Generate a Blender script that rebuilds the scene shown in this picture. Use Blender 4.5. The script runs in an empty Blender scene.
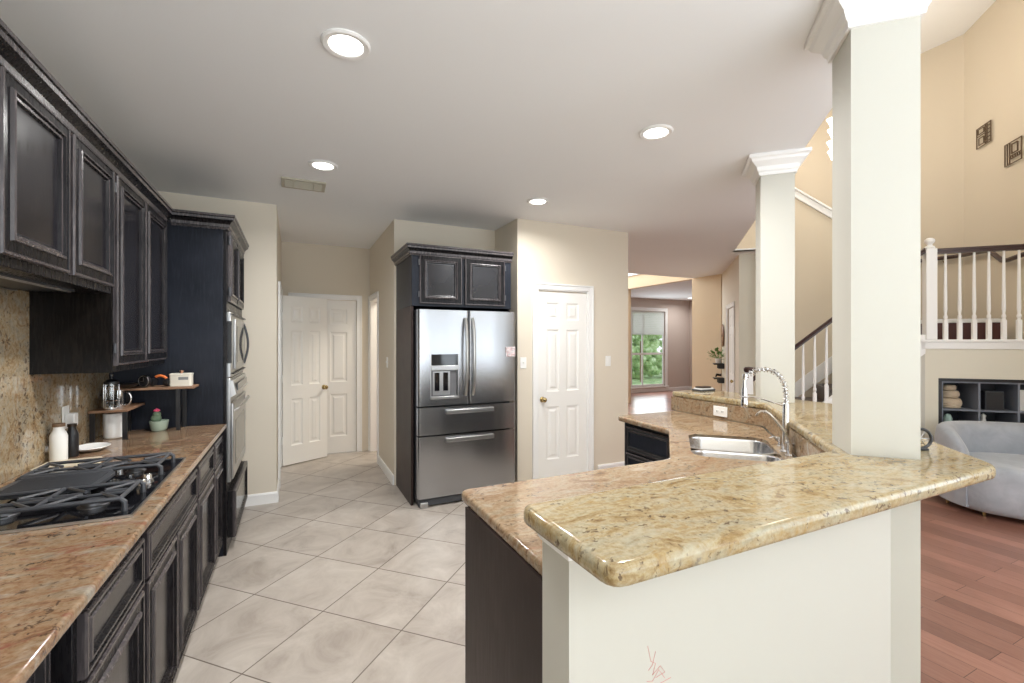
import bpy, math, random
from mathutils import Vector, Matrix
from mathutils.geometry import tessellate_polygon
random.seed(7)
R = math.radians
SC = bpy.context.scene
COL = SC.collection
S2 = math.sqrt(2)

# ------------------------------------------------------------------ camera, world, light
cam_d = bpy.data.cameras.new('camera')
cam = bpy.data.objects.new('camera', cam_d)
COL.objects.link(cam)
cam.location = (0, 0, 1.48)
cam.rotation_euler = (R(90), 0, R(-25.6))
cam_d.sensor_width = 36
cam_d.lens = 455 / 1024 * 36
cam_d.clip_start = 0.02
SC.camera = cam

SC.view_settings.view_transform = 'Standard'
SC.view_settings.look = 'None'
SC.view_settings.exposure = 0.55
SC.view_settings.gamma = 1
SC.view_settings.use_curve_mapping = False
SC.cycles.max_bounces = 10
SC.cycles.diffuse_bounces = 6
SC.cycles.glossy_bounces = 4
SC.cycles.transmission_bounces = 6
SC.cycles.sample_clamp_indirect = 6
SC.cycles.caustics_reflective = False
SC.cycles.caustics_refractive = False

W = bpy.data.worlds.new('world')
SC.world = W
W.use_nodes = True
W.node_tree.nodes['Background'].inputs[0].default_value = (0.86, 0.93, 1.0, 1)
W.node_tree.nodes['Background'].inputs[1].default_value = 1.05


def area(name, loc, rot, sx, sy, power, col=(1, 1, 1), spread=180):
    l = bpy.data.lights.new(name, 'AREA')
    l.shape = 'RECTANGLE'
    l.size, l.size_y = sx, sy
    l.energy = power
    l.color = col
    l.spread = R(spread)
    o = bpy.data.objects.new(name, l)
    COL.objects.link(o)
    o.location = loc
    o.rotation_euler = rot
    return o


DAY = (0.86, 0.94, 1.0)
# area lights added for unseen breakfast, living-room and foyer windows
area('window_light_breakfast', (1.35, -2.9, 1.0), (R(160), 0, 0), 5.6, 2.4, 165, DAY, 150)  # added uplight inside the room, brightens the kitchen ceiling
for _x in (-.55, 1.45, 3.45): area('window_light', (_x + .3, -3.38, 1.45), (R(95), 0, 0), 1.5, 2.0, 7, DAY)  # added out of view, gives upright streak reflections on the fridge
area('window_light_living', (5.08, -1.8, 2.6), (R(108), 0, R(90)), 3.0, 4.2, 60, DAY)  # added side light for living-room windows that are out of view
area('window_light_living_back', (3.6, -3.35, 4.1), (R(75), 0, 0), 2.8, 1.9, 20, DAY)  # added light for an upper living-room window out of view
area('window_light_foyer', (5.3, 10.15, 3.9), (R(-90), 0, 0), 2.6, 2.0, 110, DAY)  # added so the closed-off foyer gets light; its upper window is unseen
area('window_light_far_room', (9.35, 10.2, 1.2), (R(-90), 0, 0), 1.2, 1.9, 24, DAY)
area('window_light_stair', (6.2, 5.6, 5.3), (0, 0, R(-45)), 1.6, 1.6, 60, (1, .94, .86))  # added overhead fill to brighten the stair walls; no window there
area('daylight_side_room', (1.9, 5.9, 2.6), (0, 0, 0), 0.8, 0.6, 30, (1, .90, .76))


# ------------------------------------------------------------------ materials
def mat(name, col=(.8, .8, .8), rough=.5, metal=0, spec=.5, emit=None, es=0, coat=0, alpha=None, trans=0, ior=None):
    m = bpy.data.materials.new(name)
    m.use_nodes = True
    b = m.node_tree.nodes['Principled BSDF']
    b.inputs['Base Color'].default_value = (*col, 1)
    b.inputs['Roughness'].default_value = rough
    b.inputs['Metallic'].default_value = metal
    b.inputs['Specular IOR Level'].default_value = spec
    b.inputs['Coat Weight'].default_value = coat
    b.inputs['Transmission Weight'].default_value = trans
    if ior: b.inputs['IOR'].default_value = ior
    if emit:
        b.inputs['Emission Color'].default_value = (*emit, 1)
        b.inputs['Emission Strength'].default_value = es
    return m


class N:
    """tiny node helper"""
    def __init__(s, m):
        s.m = m; s.t = m.node_tree; s.b = s.t.nodes['Principled BSDF']
    def n(s, typ, **kw):
        x = s.t.nodes.new(typ)
        for k, v in kw.items(): setattr(x, k, v)
        return x
    def l(s, a, b): s.t.links.new(a, b)
    def coord(s, scale=(1, 1, 1), rot=(0, 0, 0), loc=(0, 0, 0), kind='Object'):
        c = s.n('ShaderNodeTexCoord'); mp = s.n('ShaderNodeMapping')
        mp.inputs['Scale'].default_value = scale; mp.inputs['Rotation'].default_value = rot; mp.inputs['Location'].default_value = loc
        s.l(c.outputs[kind], mp.inputs['Vector']); return mp.outputs['Vector']
    def noise(s, vec, scale, detail=4, rough=.5, dist=0):
        x = s.n('ShaderNodeTexNoise'); x.inputs['Scale'].default_value = scale; x.inputs['Detail'].default_value = detail
        x.inputs['Roughness'].default_value = rough; x.inputs['Distortion'].default_value = dist
        s.l(vec, x.inputs['Vector']); return x.outputs['Fac']
    def ramp(s, fac, stops):
        x = s.n('ShaderNodeValToRGB'); e = x.color_ramp.elements
        while len(e) < len(stops): e.new(.5)
        for k, (p, c) in enumerate(stops):
            e[k].position = p; e[k].color = (*c, 1) if len(c) == 3 else c
        s.l(fac, x.inputs['Fac']); return x.outputs['Color']
    def mix(s, fac, a, b, blend='MIX'):
        x = s.n('ShaderNodeMix', data_type='RGBA', blend_type=blend)
        for v, i in ((fac, 0), (a, 6), (b, 7)):
            if hasattr(v, 'links'): s.l(v, x.inputs[i])
            else: x.inputs[i].default_value = v if i == 0 else (*v, 1)
        return x.outputs[2]
    def math(s, op, a, b=0.0):
        x = s.n('ShaderNodeMath', operation=op)
        for v, i in ((a, 0), (b, 1)):
            if hasattr(v, 'links'): s.l(v, x.inputs[i])
            else: x.inputs[i].default_value = v
        return x.outputs[0]
    def bump(s, h, strength=.2, dist=.002):
        x = s.n('ShaderNodeBump'); x.inputs['Strength'].default_value = strength; x.inputs['Distance'].default_value = dist
        s.l(h, x.inputs['Height']); s.l(x.outputs[0], s.b.inputs['Normal'])
    def base(s, c): s.l(c, s.b.inputs['Base Color'])


def wallpaint(name, col, rough=.85):
    m = mat(name, col, rough, spec=.25)
    k = N(m); v = k.coord()
    k.base(k.mix(k.noise(v, 1.3, 2), tuple(c * .985 for c in col), tuple(min(1, c * 1.015) for c in col)))
    k.bump(k.noise(v, 220, 2), .06, .001)
    return m


M = {}
M['wall'] = wallpaint('wall_paint', (.72, .655, .55))
M['wall_warm'] = wallpaint('wall_paint_warm', (.72, .635, .50))
M['wall_pale'] = wallpaint('wall_paint_pale', (.74, .71, .61))
M['wall_tan'] = wallpaint('wall_paint_tan', (.74, .60, .43))
M['wall_landing'] = wallpaint('wall_paint_landing', (.60, .535, .44))
M['wall_cream'] = wallpaint('wall_paint_cream', (.575, .565, .51), .6)
M['wall_mauve'] = wallpaint('wall_paint_mauve', (.60, .52, .47))
M['ceil'] = wallpaint('ceiling_paint', (.865, .875, .885))
M['white'] = mat('white_gloss_paint', (.86, .86, .85), .35)
M['door_white'] = mat('white_door_paint', (.86, .85, .82), .4)
M['plastic_white'] = mat('white_plastic', (.87, .87, .85), .35)
M['black_plastic'] = mat('black_plastic', (.015, .015, .017), .35)
M['black_iron'] = mat('cast_iron', (.055, .058, .066), .42, spec=.5)
M['black_gloss'] = mat('black_glass', (.008, .008, .010), .06, spec=.6)
M['chrome'] = mat('chrome', (.82, .82, .83), .12, 1)
M['brass'] = mat('antique_brass', (.50, .38, .18), .25, 1)
M['gold'] = mat('gold_leg_metal', (.70, .48, .2), .3, 1)
M['dark_bronze'] = mat('dark_bronze', (.05, .035, .025), .45, .6)
M['glass'] = mat('clear_glass', (.97, .99, .98), .02, trans=1, ior=1.45)
M['lamp'] = mat('lit_lamp', (1, 1, 1), .5, emit=(1, .98, .93), es=7)
M['bulb'] = mat('lit_glass_shade', (1, 1, 1), .5, emit=(1, .95, .86), es=1.6)
M['tin_cream'] = mat('cream_enamel', (.80, .76, .66), .35)
M['copper'] = mat('copper', (.62, .32, .2), .3, 1)
M['pot_green'] = mat('pale_green_ceramic', (.42, .52, .42), .4)
M['cactus'] = mat('cactus_green', (.13, .19, .12), .8)
M['pink'] = mat('pink_petals', (.85, .10, .22), .6)
M['orange'] = mat('orange_plastic', (.85, .22, .06), .4)
M['leaf'] = mat('leaf_green', (.13, .26, .06), .6)
M['red'] = mat('red_crayon', (.62, .20, .17), .8)
M['pane'] = bpy.data.materials.new('window_glass'); M['pane'].use_nodes = True
_t = M['pane'].node_tree; _a = _t.nodes.new('ShaderNodeBsdfTransparent'); _g = _t.nodes.new('ShaderNodeBsdfGlossy'); _g.inputs['Roughness'].default_value = .02
_m = _t.nodes.new('ShaderNodeMixShader'); _m.inputs[0].default_value = .06; _t.links.new(_a.outputs[0], _m.inputs[1]); _t.links.new(_g.outputs[0], _m.inputs[2]); _t.links.new(_m.outputs[0], _t.nodes['Material Output'].inputs[0])
M['cork'] = mat('cork', (.24, .15, .09), .8)
M['grey_blue'] = mat('bluish_grey_laminate', (.20, .22, .27), .5)
M['shelf_black'] = mat('black_laminate', (.012, .012, .015), .4)
M['shelf_inner'] = mat('dark_slate_laminate', (.035, .040, .050), .5)
M['rail_wood'] = mat('dark_mahogany', (.045, .022, .020), .3)
M['riser_dark'] = mat('maroon_wood', (.10, .035, .032), .35)
M['tread'] = mat('dark_tread_wood', (.07, .05, .042), .35)
M['steel_light'] = mat('light_steel', (.52, .52, .52), .3, 1)


def steel():
    m = mat('brushed_stainless', (.44, .45, .47), .24, 1)
    k = N(m); v = k.coord((1, 1, 60))
    k.b.inputs['Roughness'].default_value = .27
    k.b.inputs['Anisotropic'].default_value = .6
    # gently wavy sheet metal, as on any big fridge door
    k.bump(k.noise(k.coord((4.5, 1, .22)), 1.5, 0), .5, .02)
    return m


M['steel'] = steel()


def sink_steel():
    m = mat('sink_stainless', (.72, .72, .73), .24, 1)
    k = N(m); k.bump(k.noise(k.coord((3, 60, 3)), 8, 2), .03, .001)
    return m


M['sink'] = sink_steel()


def granite(name, stops, warm, speck=1.0, rot=0.5, tint=(.77, .77, .77)):
    m = mat(name, (.6, .5, .35), .10, spec=.5)
    k = N(m)
    v = k.coord((1, 2.3, 2.6), (0, 0, rot))
    v2 = k.coord()
    f = k.noise(v, 5.5, 10, .68, 1.6)
    c = k.ramp(f, stops)
    # fine crystalline break-up
    g = k.noise(v2, 70, 4, .7, .3)
    c = k.mix(k.ramp(g, [(.35, (0, 0, 0)), (.62, (1, 1, 1))]), k.mix(1, c, (.74, .66, .56), 'MULTIPLY'), c)
    # rusty / rose veins
    r = k.noise(k.coord((1, 2.6, 1), (0, 0, rot + .3), (3, 1, 2)), 6.5, 8, .7, 1.4)
    c = k.mix(k.ramp(r, [(.56, (0, 0, 0)), (.68, (.8, .8, .8))]), c, warm)
    # dark mineral specks, clustered
    cl = k.noise(k.coord((1, 2, 1), (0, 0, rot), (7, 2, 0)), 5, 5, .6, .8)
    sp = k.noise(v2, 55, 3, .6, .6)
    sm = k.math('ADD', k.math('MULTIPLY', cl, .55), sp)
    msk = k.ramp(sm, [(.91 - .03 * speck, (0, 0, 0)), (1.0 - .03 * speck, (.85, .85, .85))])
    c = k.mix(msk, c, (.12, .075, .05))
    # pale quartz
    q = k.noise(k.coord((1, 2, 1), (0, 0, rot), (1, 9, 3)), 9, 6, .6, .7)
    c = k.mix(k.ramp(q, [(.57, (0, 0, 0)), (.72, (.6, .6, .6))]), c, (.62, .60, .52))
    k.base(k.mix(1, c, tint, 'MULTIPLY'))
    return m


M['granite_bar'] = granite('granite_bar', [(.25, (.20, .13, .07)), (.37, (.40, .28, .14)), (.46, (.56, .46, .29)), (.54, (.58, .52, .39)), (.64, (.50, .47, .37)), (.78, (.34, .32, .26))], (.46, .29, .10), 1.3, .5, (.73, .71, .63))
M['granite_low'] = granite('granite_low', [(.25, (.18, .11, .07)), (.37, (.36, .23, .14)), (.46, (.50, .36, .24)), (.54, (.53, .42, .30)), (.64, (.45, .38, .29)), (.78, (.30, .27, .22))], (.40, .20, .12), 1.2, .2, (.68, .67, .64))
M['granite_left'] = granite('granite_left', [(.25, (.15, .085, .06)), (.37, (.33, .19, .12)), (.46, (.48, .31, .19)), (.54, (.50, .37, .25)), (.64, (.42, .34, .26)), (.78, (.22, .21, .19))], (.34, .10, .075), 1.4, -.5, (.62, .61, .60))
M['granite_splash'] = granite('granite_splash', [(.25, (.20, .12, .07)), (.37, (.42, .28, .15)), (.46, (.58, .45, .28)), (.54, (.60, .52, .38)), (.64, (.48, .43, .34)), (.78, (.30, .27, .22))], (.34, .17, .08), 1.6, .0)


def tile_floor():
    m = mat('floor_tile', (.6, .55, .5), .3, spec=.4)
    k = N(m)
    c = k.n('ShaderNodeTexCoord'); sp = k.n('ShaderNodeSeparateXYZ'); k.l(c.outputs['Object'], sp.inputs[0])
    x, y = sp.outputs[0], sp.outputs[1]
    p = k.math('DIVIDE', k.math('SUBTRACT', k.math('MULTIPLY', k.math('ADD', x, y), 1 / S2), 2.010), .499)
    q = k.math('DIVIDE', k.math('SUBTRACT', k.math('MULTIPLY', k.math('SUBTRACT', x, y), 1 / S2), -2.306), .499)
    def edge(a):
        fr = k.math('FRACT', a)
        return k.math('MINIMUM', fr, k.math('SUBTRACT', 1.0, fr))
    e = k.math('MINIMUM', edge(p), edge(q))
    grout = k.ramp(e, [(.0045, (1, 1, 1)), (.008, (0, 0, 0))])
    cb = k.n('ShaderNodeCombineXYZ'); k.l(k.math('FLOOR', p), cb.inputs[0]); k.l(k.math('FLOOR', q), cb.inputs[1])
    wn = k.n('ShaderNodeTexWhiteNoise'); k.l(cb.outputs[0], wn.inputs['Vector'])
    vm = k.n('ShaderNodeVectorMath', operation='MULTIPLY_ADD')
    k.l(wn.outputs['Color'], vm.inputs[0]); vm.inputs[1].default_value = (9, 9, 9); k.l(c.outputs['Object'], vm.inputs[2])
    f = k.noise(vm.outputs[0], 3.4, 9, .66, .7)
    col = k.ramp(f, [(.30, (.33, .285, .245)), (.44, (.46, .405, .355)), (.56, (.53, .475, .42)), (.70, (.62, .565, .505))])
    col = k.mix(k.math('MULTIPLY', wn.outputs['Value'], .22), col, (.42, .37, .32))
    col = k.mix(grout, k.mix(1, col, (.87, .87, .87), 'MULTIPLY'), (.13, .105, .085))
    k.base(col)
    k.l(k.math('MULTIPLY_ADD', grout, .5), k.b.inputs['Roughness']); k.t.nodes[-1].inputs[2].default_value = .28
    k.bump(k.math('SUBTRACT', 1.0, grout), .4, .002)
    return m


M['tile'] = tile_floor()


def wood_floor():
    m = mat('floor_wood', (.3, .12, .08), .28, spec=.45)
    k = N(m)
    v = k.coord((1, 1, 1), (0, 0, R(90)))
    b = k.n('ShaderNodeTexBrick'); k.l(v, b.inputs['Vector'])
    b.offset = .37; b.inputs['Scale'].default_value = 1
    b.inputs['Brick Width'].default_value = .95; b.inputs['Row Height'].default_value = .127
    b.inputs['Mortar Size'].default_value = .0015; b.inputs['Mortar Smooth'].default_value = .2; b.inputs['Bias'].default_value = 0
    b.inputs['Color1'].default_value = (.43, .22, .165, 1); b.inputs['Color2'].default_value = (.26, .13, .098, 1)
    b.inputs['Mortar'].default_value = (.08, .04, .03, 1)
    g = k.noise(k.coord((9, .9, 1)), 7, 7, .65, .8)
    c = k.mix(k.ramp(g, [(.3, (.35, .35, .35)), (.7, (1, 1, 1))]), k.mix(1, b.outputs['Color'], (.66, .55, .52), 'MULTIPLY'), b.outputs['Color'])
    k.base(c)
    return m


M['wood'] = wood_floor()


def cab(name, col, rough, streak, amt, rot=(0, 0, 0), sp=.16):
    """dark stained cabinet wood with rubbed-through antiqued streaks"""
    m = mat(name, col, rough, spec=sp)
    k = N(m)
    s1 = k.noise(k.coord((9, 9, .9), rot), 10, 4, .6, .2)
    s2 = k.noise(k.coord(), 2.3, 3)
    c = k.mix(k.ramp(s2, [(.35, (0, 0, 0)), (.7, (1, 1, 1))]), col, tuple(min(1, x * 1.9 + .006) for x in col))
    c = k.mix(k.math('MULTIPLY', k.ramp(s1, [(.48, (0, 0, 0)), (.72, (1, 1, 1))]), amt), c, streak)
    k.base(c)
    k.l(k.math('MULTIPLY_ADD', s1, .2), k.b.inputs['Roughness']); k.t.nodes[-1].inputs[2].default_value = rough - .08
    k.bump(s1, .03, .0006)
    return m


M['cab'] = cab('antiqued_black_wood', (.005, .0045, .0055), .26, (.020, .017, .018), .4)
M['cab_edge'] = cab('rubbed_edge_wood', (.035, .030, .032), .22, (.15, .125, .125), .6, sp=.5)  # rubbed wear on the fronts; painted highlight lines on the crown beads
M['cab_side'] = cab('bluish_black_wood', (.010, .012, .018), .33, (.028, .033, .046), .6)
M['cab_panel'] = cab('dark_panel_wood', (.008, .0075, .010), .16, (.014, .012, .015), .4, sp=.5)
M['cab_brown'] = cab('dark_brown_panel', (.030, .020, .018), .40, (.046, .033, .030), .5)
M['cab_oily'] = cab('stained_dark_panel', (.005, .004, .0035), .25, (.018, .013, .010), .6)


def velvet():
    m = mat('light_grey_velvet', (.36, .38, .42), .85, spec=.2)
    k = N(m); f = k.noise(k.coord(), 5, 5, .6, .6)
    k.base(k.ramp(f, [(.3, (.32, .345, .39)), (.7, (.45, .475, .525))]))
    k.b.inputs['Sheen Weight'].default_value = .5
    return m


M['velvet'] = velvet()


def woody(name, c1, c2, rough=.4, sc=(2, 14, 14)):
    m = mat(name, c1, rough)
    k = N(m); f = k.noise(k.coord(sc), 4, 5, .6, .5)
    k.base(k.ramp(f, [(.35, c1), (.65, c2)])); return m


M['shelf_wood'] = woody('organizer_wood', (.22, .12, .07), (.34, .20, .12))
M['basket'] = woody('woven_cream_fibre', (.50, .40, .29), (.68, .58, .45), .9, (30, 30, 60))


def foliage():
    m = mat('sunlit_foliage', (.2, .4, .1), .8)
    k = N(m); f = k.noise(k.coord(), 3.0, 6, .7)
    k.base(k.ramp(f, [(.35, (.10, .22, .07)), (.5, (.36, .52, .22)), (.65, (.75, .85, .62))]))
    return m


M['foliage'] = foliage()
M['photo'] = (lambda m: (lambda k: (k.base(k.ramp(k.noise(k.coord(), 75, 2), [(.35, (.25, .2, .22)), (.47, (.7, .45, .45)), (.53, (.85, .82, .82)), (.62, (.35, .38, .4))])), m)[1])(N(m)))(mat('photo_print', (.6, .5, .5), .4))
M['vent'] = mat('vent_enamel', (.46, .43, .34), .5)
M['vent_dark'] = mat('vent_shadow', (.08, .078, .065), .7)
M['blind'] = mat('white_blind_fabric', (.85, .86, .86), .8)
_t = M['blind'].node_tree; _a = _t.nodes.new('ShaderNodeBsdfTranslucent'); _m = _t.nodes.new('ShaderNodeMixShader'); _m.inputs[0].default_value = .6
_a.inputs[0].default_value = (.93, .93, .92, 1); _t.links.new(_t.nodes['Principled BSDF'].outputs[0], _m.inputs[1]); _t.links.new(_a.outputs[0], _m.inputs[2]); _t.links.new(_m.outputs[0], _t.nodes['Material Output'].inputs[0])
M['figure'] = mat('pale_teal_ceramic', (.45, .62, .58), .4)


# ------------------------------------------------------------------ mesh helpers
class MB:
    def __init__(s):
        s.v = []; s.f = []; s.m = []
    def add(s, vs, fs, m=0):
        o = len(s.v); s.v += [tuple(p) for p in vs]
        for f in fs: s.f.append([i + o for i in f]); s.m.append(m)
        return s
    def box(s, x0, x1, y0, y1, z0, z1, m=0):
        return s.add([(x0, y0, z0), (x1, y0, z0), (x1, y1, z0), (x0, y1, z0), (x0, y0, z1), (x1, y0, z1), (x1, y1, z1), (x0, y1, z1)],
                     [(3, 2, 1, 0), (4, 5, 6, 7), (0, 1, 5, 4), (1, 2, 6, 5), (2, 3, 7, 6), (3, 0, 4, 7)], m)
    def prism(s, poly, z0, z1, holes=(), m=0):
        """vertical prism; poly counter-clockwise or not (normals fixed later)"""
        loops = [[Vector((p[0], p[1], 0)) for p in poly]] + [[Vector((p[0], p[1], 0)) for p in h] for h in holes]
        flat = [p for l in loops for p in l]; n = len(flat)
        tri = tessellate_polygon(loops)
        s.add([(p.x, p.y, z1) for p in flat] + [(p.x, p.y, z0) for p in flat],
              ([list(range(n))] + [list(range(2 * n - 1, n - 1, -1))]) if not holes else
              [list(t) for t in tri] + [[i + n for i in reversed(t)] for t in tri], m)
        o = len(s.v) - 2 * n; k = 0
        for l in loops:
            for i in range(len(l)):
                a, b = k + i, k + (i + 1) % len(l)
                s.f.append([o + a, o + b, o + b + n, o + a + n]); s.m.append(m)
            k += len(l)
        return s
    def vprism(s, p0, d, poly, th, m=0):
        """polygon (a, z) in the vertical plane through p0 along unit d, extruded th to the left of d"""
        nx, ny = -d[1], d[0]
        a = [(p0[0] + d[0] * q[0], p0[1] + d[1] * q[0], q[1]) for q in poly]
        b = [(x + nx * th, y + ny * th, z) for x, y, z in a]; n = len(poly)
        return s.add(a + b, [list(range(n)), list(range(2 * n - 1, n - 1, -1))] + [[i, (i + 1) % n, (i + 1) % n + n, i + n] for i in range(n)], m)
    def tube(s, pts, r, seg=10, m=0, caps=True):
        pts = [Vector(p) for p in pts]; n = len(pts)
        rs = r if isinstance(r, (list, tuple)) else [r] * n
        t0 = (pts[1] - pts[0]).normalized()
        up = Vector((0, 0, 1)) if abs(t0.z) < .9 else Vector((1, 0, 0))
        u = t0.cross(up).normalized(); vs = []
        for i, p in enumerate(pts):
            t = ((pts[min(i + 1, n - 1)] - p).normalized() + (p - pts[max(i - 1, 0)]).normalized())
            if t.length < 1e-6: t = t0
            t.normalize()
            u = (u - t * u.dot(t)).normalized(); w = t.cross(u)
            vs += [p + (u * math.cos(2 * math.pi * k / seg) + w * math.sin(2 * math.pi * k / seg)) * rs[i] for k in range(seg)]
        fs = [(i * seg + k, i * seg + (k + 1) % seg, (i + 1) * seg + (k + 1) % seg, (i + 1) * seg + k) for i in range(n - 1) for k in range(seg)]
        if caps: fs += [list(range(seg))[::-1], [(n - 1) * seg + k for k in range(seg)]]
        return s.add(vs, fs, m)
    def lathe(s, prof, c=(0, 0, 0), seg=24, m=0, axis='Z', sx=1, sy=1):
        """prof = [(r, z)...]"""
        vs = []
        for r, z in prof:
            for k in range(seg):
                a = 2 * math.pi * k / seg; x, y = r * math.cos(a) * sx, r * math.sin(a) * sy
                q = (x, y, z) if axis == 'Z' else ((x, -z, y) if axis == 'Y' else (z, x, y))
                vs.append((c[0] + q[0], c[1] + q[1], c[2] + q[2]))
        n = len(prof)
        fs = [(i * seg + k, i * seg + (k + 1) % seg, (i + 1) * seg + (k + 1) % seg, (i + 1) * seg + k) for i in range(n - 1) for k in range(seg)]
        fs += [list(range(seg))[::-1], [(n - 1) * seg + k for k in range(seg)]]
        return s.add(vs, fs, m)
    def sweep(s, path, prof, z=0, closed=False, m=0, beads=()):
        """profile [(out, dz)...] swept with mitred corners along a 2-D path; out is to the RIGHT of the travel direction"""
        n = len(path); P = [Vector(p) for p in path]; k = len(prof); vs = []
        for i in range(n):
            dn = (P[(i + 1) % n] - P[i]).normalized() if (closed or i < n - 1) else None
            dp = (P[i] - P[i - 1]).normalized() if (closed or i > 0) else None
            if dn is None: dn = dp
            if dp is None: dp = dn
            n1 = Vector((dp.y, -dp.x)); n2 = Vector((dn.y, -dn.x)); b = (n1 + n2).normalized(); sc = 1 / max(.3, b.dot(n1))
            vs += [(P[i].x + b.x * o * sc, P[i].y + b.y * o * sc, z + dz) for o, dz in prof]
        fs = []
        for i in range(n if closed else n - 1):
            j = (i + 1) % n
            fs += [(i * k + a, i * k + (a + 1) % k, j * k + (a + 1) % k, j * k + a) for a in range(k)]
        if not closed: fs += [list(range(k)), [(n - 1) * k + a for a in range(k)][::-1]]
        s.add(vs, fs, m)
        if beads:
            q = len(s.m) - len(fs)
            for i in range(n if closed else n - 1):
                for a in beads: s.m[q + i * k + a] = 1
        return s
    def rings(s, x0, x1, z0, z1, loops, flip=False, ybase=0.0):
        """nested rectangular mouldings facing -Y. loops = [(inset, y, material)], the last loop is filled"""
        o = len(s.v)
        for ins, y, mm in loops:
            yy = ybase + (-y if flip else y)
            s.v += [(x0 + ins, yy, z0 + ins), (x1 - ins, yy, z0 + ins), (x1 - ins, yy, z1 - ins), (x0 + ins, yy, z1 - ins)]
        for i in range(len(loops) - 1):
            for k in range(4):
                a, b = o + i * 4 + k, o + i * 4 + (k + 1) % 4
                s.f.append([a, b, b + 4, a + 4]); s.m.append(loops[i + 1][2])
        e = o + (len(loops) - 1) * 4
        s.f.append([e, e + 1, e + 2, e + 3]); s.m.append(loops[-1][2])
        return s
    def build(s, name, mats, parent=None, bevel=0, seg=2, smooth=True, ang=35, recalc=True, bang=40):
        me = bpy.data.meshes.new(name)
        me.from_pydata(s.v, [], s.f)
        me.update()
        if recalc:
            import bmesh
            b = bmesh.new(); b.from_mesh(me)
            bmesh.ops.recalc_face_normals(b, faces=b.faces[:]); b.to_mesh(me); b.free()
        if not isinstance(mats, (list, tuple)): mats = [mats]
        for mm in mats: me.materials.append(mm)
        for i, p in enumerate(me.polygons): p.material_index = min(s.m[i], len(mats) - 1)
        if smooth:
            for p in me.polygons: p.use_smooth = True
            me.set_sharp_from_angle(angle=R(ang))
        o = bpy.data.objects.new(name, me); COL.objects.link(o)
        if parent: o.parent = parent
        if bevel:
            bm = o.modifiers.new('bevel', 'BEVEL'); bm.width = bevel; bm.segments = seg; bm.limit_method = 'ANGLE'; bm.angle_limit = R(bang)
            bm.harden_normals = False
        return o


def tag(o, label, cat, group=None, kind=None):
    o['label'] = label; o['category'] = cat
    if group: o['group'] = group
    if kind: o['kind'] = kind
    return o


def root(name, label, cat, loc=(0, 0, 0), rz=0, group=None, kind=None):
    o = bpy.data.objects.new(name, None); COL.objects.link(o)
    o.empty_display_size = .1; o.location = loc; o.rotation_euler = (0, 0, rz)
    return tag(o, label, cat, group, kind)


def struct(o, label=None, cat=None):
    o['kind'] = 'structure'
    if label: o['label'] = label
    if cat: o['category'] = cat
    return o


def copy_tree(o, parent=None):
    c = o.copy(); COL.objects.link(c)
    if parent: c.parent = parent
    for ch in [x for x in bpy.data.objects if x.parent == o]: copy_tree(ch, c)
    return c


def rrect(x0, x1, y0, y1, r, n=6):
    out = []
    for cx, cy, a0 in ((x1 - r, y1 - r, 0), (x0 + r, y1 - r, 90), (x0 + r, y0 + r, 180), (x1 - r, y0 + r, 270)):
        for k in range(n + 1):
            a = R(a0 + 90 * k / n); out.append((cx + r * math.cos(a), cy + r * math.sin(a)))
    return out


def round_corners(poly, rad, n=4):
    """polygon with rounded corners; rad: one radius or a list"""
    out = []; L = len(poly)
    for i, p in enumerate(poly):
        r = rad[i] if isinstance(rad, (list, tuple)) else rad
        P = Vector(p); a = Vector(poly[i - 1]) - P; b = Vector(poly[(i + 1) % L]) - P
        if r <= 0: out.append(tuple(P)); continue
        a.normalize(); b.normalize()
        A, B = P + a * r, P + b * r
        for k in range(n + 1):
            t = k / n; q = A * (1 - t) ** 2 + P * 2 * t * (1 - t) + B * t * t
            out.append((q.x, q.y))
    return out


def inset(poly, q):
    P = [Vector(p) for p in poly]; n = len(P)
    A = sum(P[i].x * P[(i + 1) % n].y - P[(i + 1) % n].x * P[i].y for i in range(n)); sg = 1 if A > 0 else -1
    out = []
    for i in range(n):
        a = (P[i] - P[i - 1]).normalized(); b = (P[(i + 1) % n] - P[i]).normalized()
        n1 = Vector((-a.y, a.x)) * sg; n2 = Vector((-b.y, b.x)) * sg; m_ = (n1 + n2).normalized()
        k = q / max(.35, m_.dot(n1)); out.append((P[i].x + m_.x * k, P[i].y + m_.y * k))
    return out


def stone_slab(outer, z0, z1, r=.014, holes=()):
    """stone slab with a rounded front edge"""
    mb = MB(); prof = [(r * .6, z0), (r * .15, z0 + r * .25), (0, z0 + r * .8)]
    for k in range(6):
        a = R(90 * k / 5); prof.append((r * (1 - math.cos(a)), z1 - r + r * math.sin(a)))
    prof.append((r + .004, z1)); n = len(outer); rr = [inset(outer, q) for q, _ in prof]
    vs = [(p[0], p[1], z) for ring, (_, z) in zip(rr, prof) for p in ring]
    mb.add(vs, [(i * n + k, i * n + (k + 1) % n, (i + 1) * n + (k + 1) % n, (i + 1) * n + k) for i in range(len(prof) - 1) for k in range(n)])
    for ring, z in ((rr[-1], z1), (rr[0], z0)):
        loops = [[Vector((p[0], p[1], 0)) for p in ring]] + [[Vector((p[0], p[1], 0)) for p in h] for h in holes]
        flat = [p for l in loops for p in l]
        mb.add([(p.x, p.y, z) for p in flat], [list(t) for t in tessellate_polygon(loops)])
    for h in holes:
        m_ = len(h); mb.add([(p[0], p[1], z0) for p in h] + [(p[0], p[1], z1) for p in h], [(k, (k + 1) % m_, (k + 1) % m_ + m_, k + m_) for k in range(m_)])
    return mb


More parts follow.
